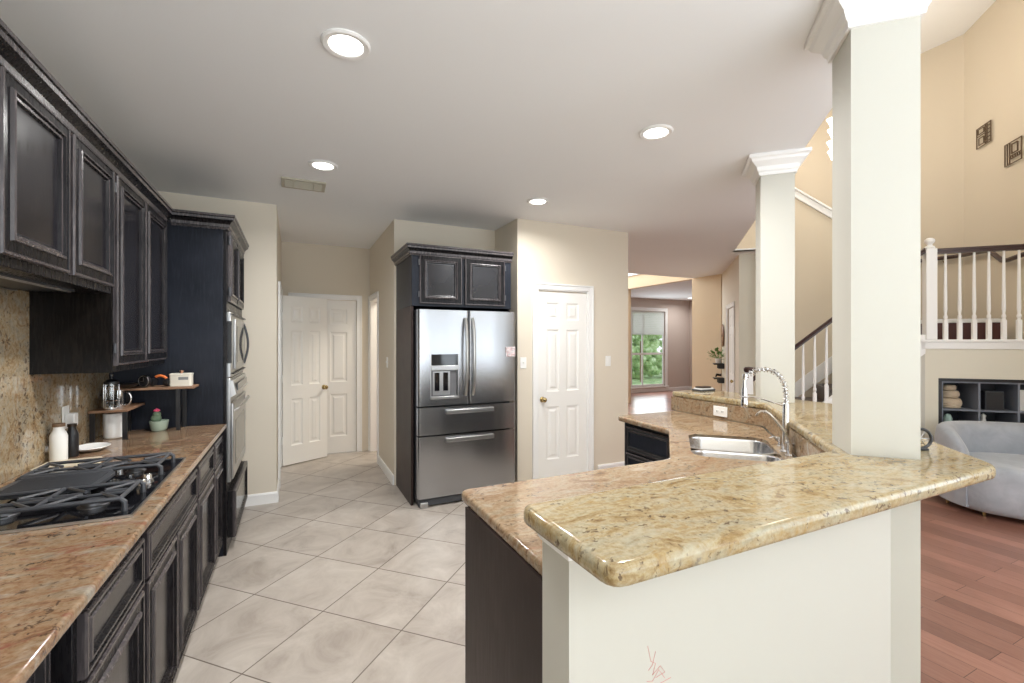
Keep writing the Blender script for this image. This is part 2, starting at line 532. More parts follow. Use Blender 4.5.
def weld(o):
    import bmesh
    b = bmesh.new(); b.from_mesh(o.data); bmesh.ops.remove_doubles(b, verts=b.verts[:], dist=1e-5)
    bmesh.ops.recalc_face_normals(b, faces=b.faces[:]); b.to_mesh(o.data); b.free(); o.data.set_sharp_from_angle(angle=R(50)); return o


# ------------------------------------------------------------------ shell
def wall(name, runs, m, label, cat='wall'):
    """runs: (p0, p1, z0, z1, th, openings[(a0,a1,z0,z1)]) - thickness goes to the left of travel"""
    mb = MB()
    for p0, p1, z0, z1, th, ops in runs:
        d = Vector(p1) - Vector(p0); L = d.length; d.normalize(); dd = (d.x, d.y)
        cuts = sorted({0, L, *[o[0] for o in ops], *[o[1] for o in ops]})
        for a, b in zip(cuts, cuts[1:]):
            mid = (a + b) / 2; zs = [(z0, z1)]
            for o in ops:
                if o[0] < mid < o[1]:
                    zs = [(q0, q1) for q0, q1 in ((z0, o[2]), (o[3], z1)) if q1 - q0 > 1e-4]
            for q0, q1 in zs: mb.vprism(p0, dd, [(a, q0), (b, q0), (b, q1), (a, q1)], th)
    return struct(mb.build(name, m, smooth=False), label, cat)


CZ = 2.74
HZ = 5.5
DZ = 2.03
wall('wall_left', [((-1.07, -3.5), (-1.07, 4.72), 0, CZ, .12, [])], M['wall'], 'beige kitchen wall behind the long granite counter')
wall('wall_oven_side', [((-1.07, 4.72), (-.145, 4.72), 0, CZ, .12, [])], M['wall'], 'beige wall piece beyond the oven tower')
wall('wall_hall_left', [((-.145, 4.84), (-.145, 6.42), 0, CZ, .12, [(.36, 1.17, 0, DZ)])], M['wall'], 'hall wall with the open door')
wall('wall_hall_back', [((-.145, 6.42), (.93, 6.42), 0, CZ, .12, [(.145, .904, 0, DZ)])], M['wall'], 'back wall of the short hall')
wall('wall_hall_right', [((.93, 6.42), (.93, 4.75), 0, CZ, .12, [(.07, .68, 0, DZ)])], M['wall'], 'hall wall with a doorway left of the fridge')
wall('wall_alcove', [((1.05, 4.75), (2.06, 4.75), 0, CZ, .12, [])], M['wall'], 'wall behind the fridge')
wall('wall_alcove_side', [((2.06, 4.75), (2.06, 4.29), 0, CZ, .12, [])], M['wall'], 'side of the fridge alcove')
wall('wall_pantry', [((2.06, 4.17), (3.49, 4.17), 0, CZ, .12, [(.232, .872, 0, DZ)])], M['wall'], 'beige wall with the pantry door')
wall('wall_foyer_left', [((3.49, 4.29), (3.49, 10.3), 0, HZ, .12, [])], M['wall'], 'foyer side of the pantry block')
wall('wall_foyer_back', [((3.49, 10.3), (7.2, 10.3), 0, HZ, .12, [(.5, 3.1, 2.9, 4.9)])], M['wall_warm'], 'back wall of the foyer')
wall('wall_foyer_right', [((7.2, 10.3), (7.2, 5.98), 0, HZ, .12, [(1.65, 3.63, 0, 2.735)])], M['wall_tan'], 'tan wall with the wide opening to the far room')
wall('wall_far_room', [((7.32, 10.3), (11.0, 10.3), 0, 2.735, .12, [(1.42, 2.69, .16, 2.37)]), ((11.0, 10.3), (11.0, 5.0), 0, 2.735, .12, []),
                       ((11.0, 5.0), (7.9, 5.0), 0, 2.735, .12, [])], M['wall_mauve'], 'mauve-beige walls of the far room')
wall('wall_diagonal', [((7.24, 6.0), (5.81, 4.52), 0, CZ, .12, [(.86, 1.62, 0, DZ)])], M['wall'], 'angled wall with the closet door and small shelves')
wall('wall_stair_end', [((5.81, 4.52), (6.04, 4.29), 0, CZ, .1, []), ((6.04, 4.29), (5.81, 4.06), 0, CZ, .1, [])], M['wall_pale'], 'end of the wall beside the stairs')
wall('wall_landing', [((7.9, 6.2), (7.9, 2.81), 0, HZ, .12, []), ((7.9, 2.81), (5.2, .11), 0, HZ, .12, [])], M['wall_landing'], 'tall tan wall around the stair landing')
wall('wall_living_right', [((5.2, .11), (5.2, -3.5), 0, HZ, .12, [(.4, 3.4, .5, 4.7)])], M['wall_warm'], 'living room window wall')
wall('wall_back', [((5.2, -3.5), (-1.07, -3.5), 0, CZ, .12, [(.2, 1.9, .4, 2.5), (2.2, 3.9, .4, 2.5), (4.2, 5.9, .4, 2.5)]),
                   ((5.2, -3.5), (1.95, -3.5), CZ, HZ, .12, [(.3, 2.9, 3.1, 5.0)])], M['wall'], 'window wall behind the breakfast area')
# wall over the kitchen ceiling edge
wall('wall_upper', [((1.95, -3.38), (1.95, .78), CZ + .02, HZ, .12, []), ((1.95, .78), (5.5, 4.33), CZ + .02, HZ, .12, []),
                    ((5.5, 4.45), (7.0, 6.0), CZ + .02, HZ, .12, [])], M['wall_warm'], 'upper wall above the kitchen ceiling edge')

# stair wall with sloping top and white cap
mb = MB()
dS = (1 / S2, -1 / S2)
mb.vprism((5.5, 4.37), dS, [(0, CZ), (.438, CZ), (.438, 0), (1.61, 0), (1.61, 2.837), (0, 4.072)], .11)
struct(mb.build('wall_stair', M['wall_warm'], smooth=False), 'tan wall behind the lower stair flight', 'wall')
mb = MB()
mb.vprism((5.5 - .03 / S2, 4.37 - .03 / S2), dS, [(0, 3.965), (1.61, 2.73), (1.61, 2.845), (0, 4.08)], .03)
mb.vprism((5.5 - .05 / S2, 4.37 - .05 / S2), dS, [(0, 4.06), (1.61, 2.825), (1.61, 2.855), (0, 4.09)], .2)
struct(mb.build('trim_1', M['white'], bevel=.004), 'white sloping cap on the stair wall', 'trim')

# ceilings
def slab(name, poly, z0, z1, m, label, cat):
    return struct(MB().prism(poly, z0, z1).build(name, m, smooth=False), label, cat)


slab('ceiling', [(-1.3, -3.5), (1.95, -3.5), (1.95, .8), (5.5, 4.35), (5.81, 4.06), (6.04, 4.29), (5.81, 4.52), (7.24, 6.0), (7.2, 6.64), (-1.3, 6.64)], CZ, CZ + .02, M['ceil'], 'flat pale kitchen ceiling', 'ceiling')
slab('ceiling_living', [(1.7, -3.7), (5.4, -3.7), (5.4, .0), (8.1, 2.7), (8.1, 6.4), (7.4, 6.4), (7.4, 10.5), (3.3, 10.5), (3.3, 4.4), (1.7, 3)], HZ, HZ + .1, M['ceil'], 'high ceiling over living room and stairs', 'ceiling')
slab('ceiling_far_room', [(7.33, 4.9), (11.1, 4.9), (11.1, 10.4), (7.33, 10.4)], 2.735, 2.80, M['ceil'], 'ceiling of the far room', 'ceiling')
slab('ceiling_side_room', [(1.06, 4.88), (3.3, 4.88), (3.3, 6.6), (1.06, 6.6)], 2.70, 2.735, M['ceil'], 'ceiling of the side room', 'ceiling')
slab('floor', [(-1.2, -3.5), (1.90, -3.5), (1.90, .9), (3.0, 2.0), (3.0, 4.2), (3.48, 4.2), (3.48, 4.3), (1.0, 4.3), (1.0, 6.5), (-1.2, 6.5)], -.05, 0, M['tile'], 'cream tiles laid diagonally', 'floor')
slab('floor_living', [(-1.3, -3.7), (5.3, -3.7), (11.2, 0), (11.2, 10.5), (-1.3, 10.5)], -.10, -.004, M['wood'], 'reddish brown hardwood planks', 'floor')

# baseboards
BB = [(0, 0), (.016, 0), (.016, .085), (.010, .1), (0, .1)]
def baseboard(name, path, label):
    return struct(MB().sweep(path, BB, 0).build(name, M['white'], smooth=False), label, 'baseboard')


baseboard('baseboard_oven_side', [(-.42, 4.72), (-.145, 4.72), (-.145, 5.13)], 'white baseboard beside the oven tower')
baseboard('baseboard_hall_right', [(.93, 5.67), (.93, 4.75)][::1], 'white baseboard left of the fridge')
baseboard('baseboard_pantry', [(3.06, 4.17), (3.49, 4.17), (3.49, 6.6)], 'white baseboard on the pantry wall')
baseboard('baseboard_far_room', [(7.33, 10.3), (11.0, 10.3), (11.0, 5.2)], 'white baseboard in the far room')
baseboard('baseboard_foyer', [(7.2, 6.66), (7.2, 6.0), (6.70, 5.44)], 'white baseboard on the tan wall')
MB_ = MB(); MB_.box(7.19 - .03, 7.2, 6.6, 10.3, 3.03, 3.13)
struct(MB_.build('trim_2', M['white'], bevel=.005), 'white band high on the foyer wall', 'trim')


# ------------------------------------------------------------------ doors
def six_panel(mb, w, h, t, m=0, y0=0.0):
    """slab x 0..w, z 0..h, front at y0 and back at y0+t, six moulded panels both sides"""
    st = .115 * (w / .76) ** .5; mid = .10 * (w / .76) ** .5
    pw = (w - 2 * st - mid) / 2
    xs = [0, st, st + pw, st + pw + mid, w - st, w]
    zs = [0, .22, .22 + .56, .22 + .56 + .16, .22 + .56 + .16 + .66, 0, 0, h]
    zs[5] = zs[4] + .10; zs[6] = h - .115
    for side in (0, 1):
        yy = y0 + (t if side else 0); sg = -1 if side else 1
        for i in range(5):
            for j in range(7):
                a, b, c, d = xs[i], xs[i + 1], zs[j], zs[j + 1]
                if i in (1, 3) and j in (1, 3, 5):
                    mb.rings(a, b, c, d, [(0, yy, m), (.008, yy + sg * .006, m), (.016, yy + sg * .009, m), (.034, yy + sg * .009, m), (.05, yy + sg * .002, m), (.056, yy + sg * .0015, m)])
                else:
                    mb.add([(a, yy, c), (b, yy, c), (b, yy, d), (a, yy, d)], [(0, 1, 2, 3)], m)
    for f in ([(0, y0, 0), (0, y0 + t, 0), (0, y0 + t, h), (0, y0, h)], [(w, y0, 0), (w, y0, h), (w, y0 + t, h), (w, y0 + t, 0)],
              [(0, y0, h), (0, y0 + t, h), (w, y0 + t, h), (w, y0, h)], [(0, y0, 0), (w, y0, 0), (w, y0 + t, 0), (0, y0 + t, 0)]):
        mb.add(f, [(0, 1, 2, 3)], m)
    return mb


def knob(parent, x, y, z, m, both=False):
    mb = MB()
    mb.lathe([(.0, 0), (.030, 0), (.030, .004), (.022, .008), (.010, .012), (.009, .028), (.018, .034), (.026, .044), (.027, .052), (.022, .062), (.010, .067), (0, .068)], (x, y, z), 20, axis='Y')
    return mb.build('knob', m, parent)


def casing(name, parent, x0, x1, h, w, m, y=0):
    """casing around an opening x0..x1 of height h on a wall face at y (facing -Y)"""
    mb = MB()
    for a, b, c, d in ((x0 - w, x0, 0, h + w), (x1, x1 + w, 0, h + w), (x0, x1, h, h + w)):
        mb.box(a, b, y - .014, y, c, d)
    for a, b, c, d in ((x0 - w, x0 - w + .016, 0, h + w), (x1 + w - .016, x1 + w, 0, h + w), (x0 - w, x1 + w, h + w - .016, h + w)):
        mb.box(a, b, y - .022, y - .014, c, d)
    return mb.build(name, m, parent, bevel=.003)


def hinge(parent, x, y, z, m, r=.007, h=.075):
    return MB().lathe([(0, 0), (r, 0), (r, h), (0, h)], (x, y, z), 8).build('hinge', m, parent)


# pantry door
d1 = root('door_1', 'white six-panel pantry door with brass knob right of the fridge', 'door', (2.292, 4.17, 0), 0, kind='structure')
casing('casing', d1, 0, .64, DZ, .062, M['white'])
MB().box(0, .012, 0, .12, 0, DZ).box(.628, .64, 0, .12, 0, DZ).box(.012, .628, 0, .12, DZ - .012, DZ).build('jamb', M['white'], d1)
six_panel(MB(), .612, DZ - .03, .035, 0, .012).build('door_leaf', M['door_white'], d1, smooth=False).location.x = .014
d1c = [o for o in bpy.data.objects if o.parent == d1 and o.name.startswith('door_leaf')][0]; d1c.location.z = .008
knob(d1, .065, .012, .87, M['brass'])
for z in (.25, 1.0, 1.75): hinge(d1, .628, .006, z, M['door_white'])

# closed door at the end of the hall
d2 = root('door_2', 'closed white six-panel door at the end of the hall', 'door', (0.0, 6.42, 0), 0, kind='structure')
casing('casing', d2, 0, .759, DZ, .068, M['white'])
o = six_panel(MB(), .75, DZ - .012, .035, 0, .018).build('door_leaf', M['door_white'], d2, smooth=False); o.location = (.0045, 0, .006)
# open door leaf standing out from the hall's left wall
a = math.atan2(6.282 - 6.006, .381 + .117)
d3 = root('door_3', 'white six-panel door standing open in the hall with brass knob', 'door', (-.117, 6.004, .01), a, kind='structure')
six_panel(MB(), .575, DZ - .015, .035, 0, 0).build('door_leaf', M['door_white'], d3, smooth=False)
knob(d3, .525, 0, .89, M['brass'])
for z in (.25, .98, 1.72): hinge(d3, -.006, .0, z, M['white'], .009, .09)
d3f = root('door_4', 'white casing of the doorway in the hall left wall', 'door frame', (-.145, 5.20, 0), R(90), kind='structure')
casing('casing', d3f, 0, .81, DZ, .06, M['white'])
MB().box(0, .012, 0, .12, 0, DZ).box(.798, .81, 0, .12, 0, DZ).box(.012, .798, 0, .12, DZ - .012, DZ).build('jamb', M['white'], d3f)
# doorway in the hall right wall
d5 = root('door_5', 'white cased doorway beside the light switch left of the fridge', 'door frame', (.93, 6.35, 0), R(-90), kind='structure')
casing('casing', d5, 0, .61, DZ, .06, M['white'])
MB().box(0, .012, 0, .12, 0, DZ).box(.598, .61, 0, .12, 0, DZ).box(.012, .598, 0, .12, DZ - .012, DZ).build('jamb', M['white'], d5)
for z in (.3, 1.0, 1.18, 1.32): hinge(d5, .594, .05, z, M['dark_bronze'], .008, .06)
o = six_panel(MB(), .60, DZ - .03, .035, 0, 0).build('door_leaf', M['door_white'], d5, smooth=False); o.location = (.02, .14, .008); o.rotation_euler.z = R(80)
# side room walls behind that doorway
wall('wall_side_room', [((1.06, 6.55), (3.3, 6.55), 0, 2.7, .05, []), ((3.3, 6.55), (3.3, 4.9), 0, 2.7, .05, [])], M['wall_cream'], 'pale room glimpsed through the hall doorway')
wall('wall_closet', [((-1.2, 4.9), (-1.2, 6.5), 0, 2.7, .05, [])], M['wall'], 'room behind the open hall door')
# closet door on the diagonal wall
d6 = root('door_6', 'white closet door on the angled wall beyond the raised bar', 'door', (7.24 - .86 * .695, 6.0 - .86 * .719, 0), math.atan2(-1.48, -1.43), kind='structure')
# local x runs down the wall toward the stairs, local y away from the hall
casing('casing', d6, 0, .76, DZ, .065, M['white'])
o = six_panel(MB(), .75, DZ - .012, .035, 0, .015).build('door_leaf', M['door_white'], d6, smooth=False); o.location = (.005, 0, .006)
knob(d6, .69, .015, .86, M['brass'])

# far-room window
w1 = root('window_1', 'tall double-hung window with a white blind in the far room', 'window', (8.74, 10.3, .16), 0, kind='structure')
mb = MB()
W_, H_ = 1.27, 2.21
for a, b, c, d in ((-.09, 0, -.10, H_ + .1), (W_, W_ + .09, -.10, H_ + .1), (0, W_, H_, H_ + .1)): mb.box(a, b, -.02, 0, c, d)
mb.box(-.12, W_ + .12, -.05, .02, -.04, 0)
mb.build('casing', M['white'], w1, bevel=.004)
mb = MB()
for a, b, c, d in ((0, .05, 0, H_), (W_ - .05, W_, 0, H_), (.05, W_ - .05, 0, .06), (.05, W_ - .05, H_ - .05, H_), (.05, W_ - .05, .93, .99), (.42, .46, .06, .93), (.42, .46, .99, H_ - .05)):
    mb.box(a, b, .03, .07, c, d)
mb.build('sash', M['white'], w1, bevel=.003)
MB().box(.05, W_ - .05, .048, .052, .06, H_ - .05).build('pane', M['pane'], w1)
mb = MB()
for k in range(12): mb.box(.03, W_ - .03, .012, .022, H_ - .66 + k * .053, H_ - .66 + k * .053 + .051)
mb.box(.03, W_ - .03, .008, .028, H_ - .69, H_ - .66)
mb.build('blind', M['blind'], w1)
# unseen windows behind the camera, added for their reflections
for i, a in enumerate((.2, 2.2, 4.2)):
    w = root('window_%d' % (i + 2), 'white framed window in the wall behind the breakfast area, %s' % ('nearest the living room', 'middle one', 'nearest the counter')[i], 'window', (5.2 - a - 1.7, -3.5, .4), 0, kind='structure')
    mb = MB()
    for p, q, c, d in ((0, .06, 0, 2.1), (1.64, 1.7, 0, 2.1), (.06, 1.64, 0, .06), (.06, 1.64, 2.04, 2.1), (.82, .88, .06, 2.04), (.06, 1.64, 1.0, 1.05)): mb.box(p, q, -.05, .0, c, d)
    mb.build('window_frame', M['white'], w)
# trees outside the far window
for i, (x, y, z, r, lab) in enumerate(((13.4, 15.2, 2.8, 1.9, 'leafy green tree seen through the upper far window'), (15.5, 18.6, 1.0, 1.7, 'green shrub seen through the lower far window'), (19.2, 21.2, 2.4, 2.2, 'light green tree beyond the right side of the far window'))):
    mb = MB()
    for k in range(130):
        dv = Vector((random.gauss(0, 1), random.gauss(0, 1), random.gauss(0, 1))).normalized() * random.uniform(.5, 1.0) * r
        c = (x + dv.x, y + dv.y * .6, max(.25, z + dv.z)); q = random.uniform(.14, .3)
        mb.lathe([(0, -q), (q * .6, -q * .75), (q, -.05), (q * .75, q * .6), (0, q)], c, 7)
    t_ = root('garden_tree', lab, 'tree', (0, 0, 0))
    mb.build('crown', M['foliage'], t_, ang=20)
    MB().tube([(x, y, -.3), (x, y, z)], .035, 8).build('trunk', M['cork'], t_)


slab('lawn', [(5, 10.6), (30, 10.6), (30, 34), (5, 34)], -.35, -.25, M['foliage'], 'bright green lawn outside the far window', 'lawn')
mb = MB()
for k in range(260):
    q = random.uniform(.12, .26); mb.lathe([(0, -q), (q * .7, -q * .6), (q, 0), (q * .7, q * .6), (0, q)], (random.uniform(12.2, 20), 16.6 + random.uniform(-.3, .3), random.uniform(-.1, 1.1)), 7)
tag(mb.build('garden_hedge', M['foliage'], ang=20), 'low green hedge seen through the lower far window', 'hedge', kind='stuff')


# ------------------------------------------------------------------ cabinets
def door_front(w, h, kind='door'):
    e = .009
    if kind == 'door':
        L = [(0, 0, 0), (0, -.014, 1), (.004, -.019, 1), (.012, -.019, 1), (.015, -.015, 0), (.045, -.016, 0), (.048, -.024, 1), (.056, -.026, 1),
             (.060, -.018, 0), (.068, -.017, 1), (.074, -.008, 0), (.080, -.007, 2)]
    else:
        L = [(0, 0, 0), (0, -.014, 1), (.004, -.019, 1), (.011, -.019, 1), (.014, -.014, 0), (.024, -.015, 0), (.027, -.020, 1), (.033, -.020, 1), (.040, -.009, 0), (.044, -.008, 2)]
    return MB().rings(0, w, 0, h, L)


def cabinet(name, label, cat, loc, rz, w, h, d, doors=(), drawers=(), group=None, side='cab', toe=0, hinges=True, crown=None, matset=None, z0=0):
    r = root(name, label, cat, loc, rz, group)
    mats = matset or [M['cab'], M['cab_edge'], M['cab_panel']]
    mb = MB()
    mb.box(0, w, 0, d, toe, h)
    if toe: mb.box(0, w, .06, d, 0, toe)
    mb.build('body', M[side], r, bevel=.003)
    for i, (a, b, c, e) in enumerate(doors):
        o = door_front(b - a, e - c).build('door', mats, r, smooth=False); o.location = (a, 0, c)
        if hinges:
            for zz in (.06, e - c - .09):
                hx = -.004 if i % 2 == 0 else (b - a) + .004
                MB().lathe([(0, 0), (.006, 0), (.006, .045), (0, .045)], (hx, -.008, zz), 8).build('hinge', M['black_iron'], o)
    for a, b, c, e in drawers:
        o = door_front(b - a, e - c, 'drawer').build('drawer', mats, r, smooth=False); o.location = (a, 0, c)
    return r


CROWN = [(0, 0), (.010, 0), (.014, .012), (.020, .014), (.022, .034), (.034, .050), (.048, .060), (.050, .076), (.056, .080), (.056, .095), (0, .095)]
FX = -.765     # face plane of upper cabinets
# upper cabinets along the left wall (local x = world +Y)
def upper(label, y0, y1, z0, doors, crown_ext=(0, 0)):
    r = cabinet('wall_cabinet', label, 'cabinet', (FX, y0, z0), R(90), y1 - y0, 2.285 - z0, .30, doors=doors)
    c = MB().sweep([(-.008, 0), (y1 - y0 + .0065, 0)], CROWN, 2.25 - z0, beads=(1, 3, 6, 8)).build('crown', [M['cab'], M['cab_edge']], r, smooth=False)  # lighter beads put the crown's highlights into the colour
    return r


u0 = upper('dark antiqued wall cabinet at the near end of the counter', 1.00, 1.745, 1.345, [(.02, .365, .03, .915), (.375, .725, .03, .915)])
u1 = upper('short dark antiqued wall cabinet over the gas cooktop with two doors', 1.76, 2.705, 1.70, [(.03, .468, .03, .572), (.500, .93, .03, .572)])
u2 = upper('tall dark antiqued wall cabinet between cooktop hood and oven tower', 2.72, 3.675, 1.335, [(.012, .455, .03, .935), (.468, .935, .03, .935)])
MB().box(.002, .01, .0, .30, 0, .94).build('side_panel', M['cab_oily'], u2)
o = bpy.data.objects.new('tmp', None)
# the end panel of the tall cabinet facing the cooktop is oily dark
MB().box(-.003, .001, .0, .30, .0, .94).build('side_panel', M['cab_oily'], u2)
bpy.data.objects.remove(o)
mb = MB(); mb.box(.12, .80, .08, .27, -.008, 0); mb.box(.16, .76, .10, .24, -.010, -.008)
mb.build('hood_insert', M['black_iron'], u1, bevel=.003)
mb = MB(); mb.box(.14, .78, .085, .095, -.014, -.008); mb.box(.14, .78, .25, .258, -.014, -.008)
mb.build('hood_trim', M['steel_light'], u1)

# base cabinets (face X = -.455)
BX = -.455
TOP = .884
def base(label, y0, y1, doors, drawers, bx=BX):
    return cabinet('base_cabinet', label, 'cabinet', (bx, y0, 0), R(90), y1 - y0, TOP - .002, -(-1.055 - bx), doors=doors, drawers=drawers, toe=.09, hinges=False)


base('dark base cabinet nearest the viewer, set back from its neighbour', .62, 1.365, [(.02, .36, .11, .68), (.375, .72, .11, .68)], [(.02, .72, .70, .84)], -.50)
base('narrow dark base cabinet just before the cooktop, one drawer over one door', 1.37, 1.865, [(.02, .475, .11, .675)], [(.02, .475, .69, .845)])
base('wide dark base cabinet under the cooktop with one long drawer front', 1.87, 2.755, [(.02, .435, .11, .675), (.45, .865, .11, .675)], [(.02, .865, .69, .845)])
base('dark base cabinet just past the cooktop, drawer over door', 2.76, 3.285, [(.02, .505, .11, .675)], [(.02, .505, .69, .845)])
base('small dark base cabinet against the oven tower', 3.29, 3.675, [(.015, .365, .11, .675)], [(.015, .365, .69, .845)])

# left worktop and backsplash
mb = MB().prism([(-1.068, .30), (-.418, .30), (-.418, 3.678), (-1.068, 3.678)], TOP, .914)
tag(mb.build('granite_worktop', M['granite_left'], bevel=.009, seg=3), 'long pinkish granite worktop holding the gas cooktop', 'countertop')
mb = MB(); mb.vprism((-1.048, .30), (0, 1), [(0, .915), (3.378, .915), (3.378, 1.333), (2.42, 1.333), (2.42, 1.698), (1.445, 1.698), (1.445, 1.343), (0, 1.343)], .02)
tag(mb.build('granite_backsplash', M['granite_splash'], smooth=False), 'speckled granite backsplash behind the cooktop', 'backsplash')

# oven tower
TW, TD = 1.03, .65
tw = root('oven_tower', 'tall blue-black oven tower cabinet at the end of the counter', 'cabinet', (-.42, 3.685, 0), R(90))
mb = MB(); mb.box(0, TW, .02, TD - .005, .0, 2.29)
mb.build('body', M['cab_side'], tw, bevel=.003)
mb = MB()
mb.box(0, .05, 0, .02, 0, 2.29); mb.box(TW - .05, TW, 0, .02, 0, 2.29); mb.box(.05, TW - .05, 0, .02, 1.70, 1.755); mb.box(.05, TW - .05, 0, .02, .43, .48); mb.box(.05, TW - .05, 0, .02, 0, .09)
mb.box(.05, TW - .05, 0, .02, 2.262, 2.29)
mb.build('face_frame', M['cab'], tw, bevel=.002)
for a, b in ((.06, .51), (.52, .97)):
    o = door_front(b - a, .50).build('door', [M['cab'], M['cab_edge'], M['cab_panel']], tw, smooth=False); o.location = (a, 0, 1.76)
    MB().lathe([(0, 0), (.009, 0), (.009, .06), (0, .06)], (-.004, -.012, .04), 8).build('hinge', M['black_iron'], o)
    MB().lathe([(0, 0), (.009, 0), (.009, .06), (0, .06)], (-.004, -.012, .40), 8).build('hinge', M['black_iron'], o)
o = door_front(.90, .325, 'drawer').build('drawer', [M['cab'], M['cab_edge'], M['cab_panel']], tw, smooth=False); o.location = (.06, -.03, .10)
MB().box(.06, .96, -.03, 0, .10, .425).build('drawer_box', M['cab'], tw)
MB().sweep([(0, TD - .34), (0, 0), (TW, 0)][::1], CROWN, 2.25, beads=(1, 3, 6, 8)).build('crown', [M['cab'], M['cab_edge']], tw, smooth=False)

mw = root('microwave_oven', 'built-in stainless microwave with curved handle in the oven tower', 'microwave', (-.42, 3.76, 1.225), R(90))
MB().box(0, .88, -.018, .40, 0, .465).build('body', M['steel_light'], mw, bevel=.004)
MB().box(.16, .86, -.034, -.018, .05, .42).build('door', M['steel_light'], mw, bevel=.006)
MB().box(.22, .66, -.036, -.034, .10, .37).build('window', M['black_gloss'], mw)
MB().box(-.001, .012, -.022, .1, .10, .40).build('side_vent', M['black_plastic'], mw)
pts = [(.74, -.034 - .03 * math.sin(math.pi * k / 14), .07 + .33 * k / 14) for k in range(15)]
MB().tube(pts, .009, 8).build('handle', M['black_iron'], mw)
MB().box(.02, .86, -.036, -.018, .445, .453).box(.02, .86, -.036, -.018, .022, .030).build('trim_line', M['black_plastic'], mw)

ov = root('wall_oven', 'built-in stainless wall oven below the microwave in the tower', 'oven', (-.42, 3.76, .485), R(90))
MB().box(0, .88, -.016, .5, 0, .735).build('body', M['steel_light'], ov, bevel=.004)
MB().box(.0, .88, -.034, -.016, .02, .56).build('door', M['steel_light'], ov, bevel=.006)
MB().box(.12, .76, -.036, -.034, .10, .42).build('window', M['black_gloss'], ov)
mb = MB(); mb.add([(0, -.016, .60), (.88, -.016, .60), (.88, -.016, .72), (0, -.016, .72), (0, -.05, .62), (.88, -.05, .62), (.88, -.03, .72), (0, -.03, .72)], [(0, 1, 2, 3), (4, 5, 6, 7), (0, 1, 5, 4), (3, 2, 6, 7), (0, 3, 7, 4), (1, 2, 6, 5)])
mb.build('control_panel', M['steel_light'], ov)
MB().box(.1, .78, -.052, -.046, .64, .69).build('display', M['black_gloss'], ov)
MB().tube([(.05, -.03, .50), (.055, -.06, .515), (.15, -.07, .52), (.44, -.072, .52), (.73, -.07, .52), (.825, -.06, .515), (.83, -.03, .50)], .010, 8).build('handle', M['steel_light'], ov)

# ------------------------------------------------------------------ gas cooktop
ct = root('gas_cooktop', 'black five-burner gas cooktop with cast-iron grates and centre griddle', 'cooktop', (-.98, 1.855, .915))
CW, CL = .505, .79      # world X size, world Y size
MB().box(0, CW, 0, CL, 0, .006).build('glass_surface', M['black_gloss'], ct, bevel=.002)
mb = MB()
for a, b, c, d in ((-.006, 0, -.006, CL + .006), (CW, CW + .006, -.006, CL + .006), (0, CW, -.006, 0), (0, CW, CL, CL + .006)): mb.box(a, b, c, d, 0, .008)
mb.build('steel_trim', M['steel_light'], ct)


def grate(y0, y1, m):
    mb = MB(); x0, x1 = .035, .475; zt = .048; r = .0075
    # side bars dropping into feet at both ends
    for y in (y0, y1):
        mb.tube([(x0, y, .004), (x0, y, zt - .012), (x0 + .012, y, zt), (x1 - .012, y, zt), (x1, y, zt - .012), (x1, y, .004)], [.009, .0085, r, r, .0085, .009], 8)
    mb.tube([(x0 + .012, (y0 + y1) / 2 - .03, zt), (x1 - .012, (y0 + y1) / 2 - .03, zt)], r * .8, 6)
    for x in (x0 + .012, x1 - .012, (x0 + x1) / 2): mb.tube([(x, y0, zt), (x, y1, zt)], r * .9, 8)
    ym = (y0 + y1) / 2
    for cx in ((x0 * 3 + x1) / 4, (x0 + 3 * x1) / 4):
        for sx in (-1, 1):
            for sy in (-1, 1):
                mb.tube([(cx + sx * .10, ym + sy * (y1 - y0) / 2, zt), (cx + sx * .025, ym + sy * .018, zt + .002)], r * .8, 6)
            mb.tube([(cx + sx * .105, ym, zt), (cx + sx * .03, ym, zt + .002)], r * .8, 6)
    return mb.build('grate', m, ct)


grate(.055, .262, M['black_iron']); grate(.51, .725, M['black_iron'])
mb = MB(); mb.prism(rrect(.04, .335, .27, .50, .03), .030, .044); mb.tube([(.05, .275, .045), (.32, .275, .045)], .005, 6); mb.tube([(.05, .495, .045), (.32, .495, .045)], .005, 6)
for k in range(14): mb.box(.06, .315, .292 + k * .0145, .297 + k * .0145, .044, .0465)
for x in (.06, .31):
    for y in (.29, .48): mb.tube([(x, y, .006), (x, y, .032)], .007, 8)
mb.build('griddle', M['black_iron'], ct, bevel=.002)
for x, y, r in ((.145, .158, .028), (.365, .158, .034), (.145, .617, .034), (.365, .617, .028), (.19, .385, .03)):
    b = MB().lathe([(0, .006), (r * 1.25, .006), (r * 1.25, .010), (r, .013), (r, .022), (0, .022)], (x, y, 0), 24).build('burner', mat('burner_metal', (.22, .22, .23), .4, 1), ct)
    MB().lathe([(0, .022), (r * .82, .022), (r * .85, .028), (r * .6, .031), (0, .031)], (x, y, 0), 24).build('burner_cap', M['black_iron'], b)
for x, y in ((.385, .31), (.385, .385), (.385, .46), (.45, .345), (.45, .425)):
    MB().lathe([(0, .006), (.020, .006), (.020, .012), (.016, .014), (.014, .030), (.012, .033), (0, .033)], (x, y, 0), 16).build('knob', M['chrome'] if x > .4 else M['black_gloss'], ct)

